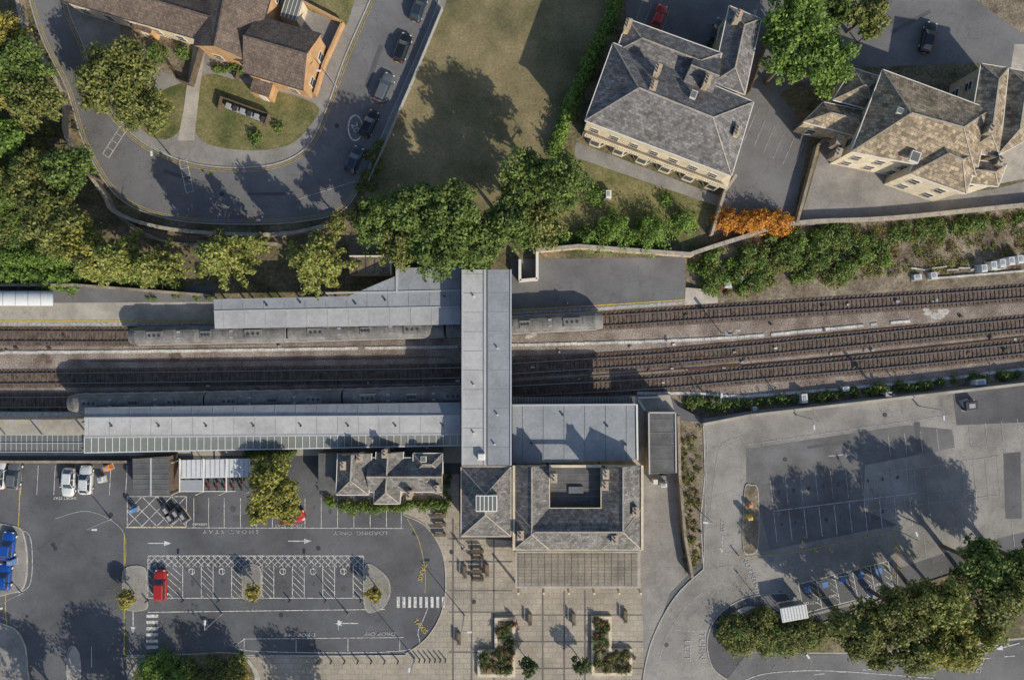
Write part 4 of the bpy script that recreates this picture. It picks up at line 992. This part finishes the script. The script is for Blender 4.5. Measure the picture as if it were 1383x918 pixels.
for k in range(5): b.beam(W(1262+k*24,376-k*2,TB+.1),W(1286+k*24,374-k*2,TB+.1),.3,.15,'trough')
b.beam(W(862,540,.05),W(875,560,.05),.3,.2,'frame'); b.beam(W(862,537,.4),W(890,536,.4),.2,.2,'frame')
b.obj('surface_cable_duct')
cabinet(12,760,.8,.8,1.2,0,.1,'bluep'); cabinet(1014,700,.7,.5,1.5,0,.14,'ylw','ticket_machine'); cabinet(1014,683,.6,.6,.7,0,.14,'org'); cabinet(143,632,1,.7,1.1,.4,0,'org'); cabinet(135,648,.8,.8,.9,.2,0,'lgrey'); cabinet(822,262,.8,1.2,1.2,0,0,'frame'); cabinet(897,655,.9,.6,1.2)
for (x,y) in [(223,690),(236,694),(246,698),(228,700)]: cabinet(x,y,.9,1.6,.9,.6,0,'dark','waste_container')
cabinet(176,690,.6,.6,1.6,0,0,'bluep'); cabinet(1313,548,1.8,1.3,1.0,.1,.0,'dark','waste_container'); cabinet(1305,545,1,1,.5,.3,0,'grey'); cabinet(1180,804,.5,.5,1.4,.3,0,'bluep','ticket_machine')
def signal(x,y):
    b=MB(); X=W(x,y,TB); b.cyl((X[0],X[1],TB),(X[0],X[1],3.5),.08,.08,8,'grey'); b.box(X[0],X[1],2.6,.35,.3,1.0,0,'dark'); b.box(X[0],X[1],2.2,.9,.7,.05,0,'grey'); b.cyl((X[0]-.16,X[1],3.2),(X[0]-.2,X[1],3.2),.1,.1,8,'redl'); b.obj('railway_signal')
signal(975,450); signal(1185,530)
def person(x,y,a,jacket,trs):
    X=W(x,y,0); ca,sa=math.cos(a),math.sin(a)
    J=[((0,0,.95),.15),((0,0,1.2),.17),((0,0,1.43),.14),((0,0,1.53),.06),((0,.02,1.6),.085),((0,.02,1.72),.09),
       ((.1,.0,.9),.1),((.11,.2,.5),.07),((.11,.12,.08),.05),((.11,.26,.05),.04),((-.1,0,.9),.1),((-.11,-.05,.5),.07),((-.11,-.28,.1),.05),((-.11,-.16,.05),.04),
       ((.2,0,1.4),.07),((.25,-.1,1.12),.05),((.25,.06,.9),.035),((-.2,0,1.4),.07),((-.25,.08,1.12),.05),((-.25,.25,.98),.035)]
    E=[(0,1),(1,2),(2,3),(3,4),(4,5),(0,6),(6,7),(7,8),(8,9),(0,10),(10,11),(11,12),(12,13),(2,14),(14,15),(15,16),(2,17),(17,18),(18,19)]
    me=bpy.data.meshes.new('body'); me.from_pydata([(X[0]+p[0]*ca-p[1]*sa,X[1]+p[0]*sa+p[1]*ca,p[2]) for p,_ in J],E,[])
    o=bpy.data.objects.new('pedestrian',me); sc.collection.objects.link(o); md=o.modifiers.new('s','SKIN')
    for i,(p,r) in enumerate(J): me.skin_vertices[0].data[i].radius=(r,r)
    me.skin_vertices[0].data[0].use_root=True
    o.modifiers.new('ss','SUBSURF').levels=1
    m=bpy.data.materials.new('clothed_figure'); m.use_nodes=True; nt=m.node_tree; g=_n(nt,'ShaderNodeNewGeometry'); sx=_n(nt,'ShaderNodeSeparateXYZ'); nt.links.new(g.outputs['Position'],sx.inputs[0])
    mr=_n(nt,'ShaderNodeMapRange'); mr.inputs[2].default_value=2; nt.links.new(sx.outputs['Z'],mr.inputs[0]); r=_n(nt,'ShaderNodeValToRGB'); r.color_ramp.interpolation='CONSTANT'; el=r.color_ramp.elements
    el[0].color=trs+(1,); el[1].position=.47; el[1].color=jacket+(1,); q=el.new(.76); q.color=(.5,.33,.25,1); q=el.new(.84); q.color=(.05,.03,.02,1)
    nt.links.new(mr.outputs[0],r.inputs[0]); nt.links.new(r.outputs[0],nt.nodes['Principled BSDF'].inputs['Base Color']); me.materials.append(m)
person(697,838,.3,(.45,.06,.06),(.04,.05,.09)); person(699,846,.3,(.3,.3,.35),(.03,.03,.04)); person(625,738,2,(.05,.07,.2),(.03,.03,.03)); person(765,410,1.5,(.1,.1,.1),(.05,.05,.1))

# ---------------------------------------------------------------- light, camera
el=math.radians(30); sd=Vector((.63*math.cos(el),-.777*math.cos(el),math.sin(el)))
ld=bpy.data.lights.new('sun','SUN'); ld.energy=5; ld.angle=math.radians(.5); ld.color=(1,.92,.77)
lo=bpy.data.objects.new('sun',ld); sc.collection.objects.link(lo); lo.rotation_euler=(-sd).to_track_quat('-Z','Y').to_euler()
ld.energy=5.0
w=bpy.data.worlds.new("World"); sc.world=w; w.use_nodes=True; nt=w.node_tree
sk=nt.nodes.new('ShaderNodeTexSky'); sk.sky_type='NISHITA'; sk.sun_disc=False; sk.sun_elevation=el; sk.sun_rotation=math.radians(141)
nt.links.new(sk.outputs[0],nt.nodes['Background'].inputs[0]); nt.nodes['Background'].inputs[1].default_value=.14
cd=bpy.data.cameras.new('camera'); cd.sensor_width=36; cd.lens=36*H/(1383*S); cd.clip_end=3000
co=bpy.data.objects.new('camera',cd); sc.collection.objects.link(co); co.location=(0,0,H); sc.camera=co
sc.view_settings.view_transform='Standard'; sc.view_settings.look='None'; sc.view_settings.exposure=0
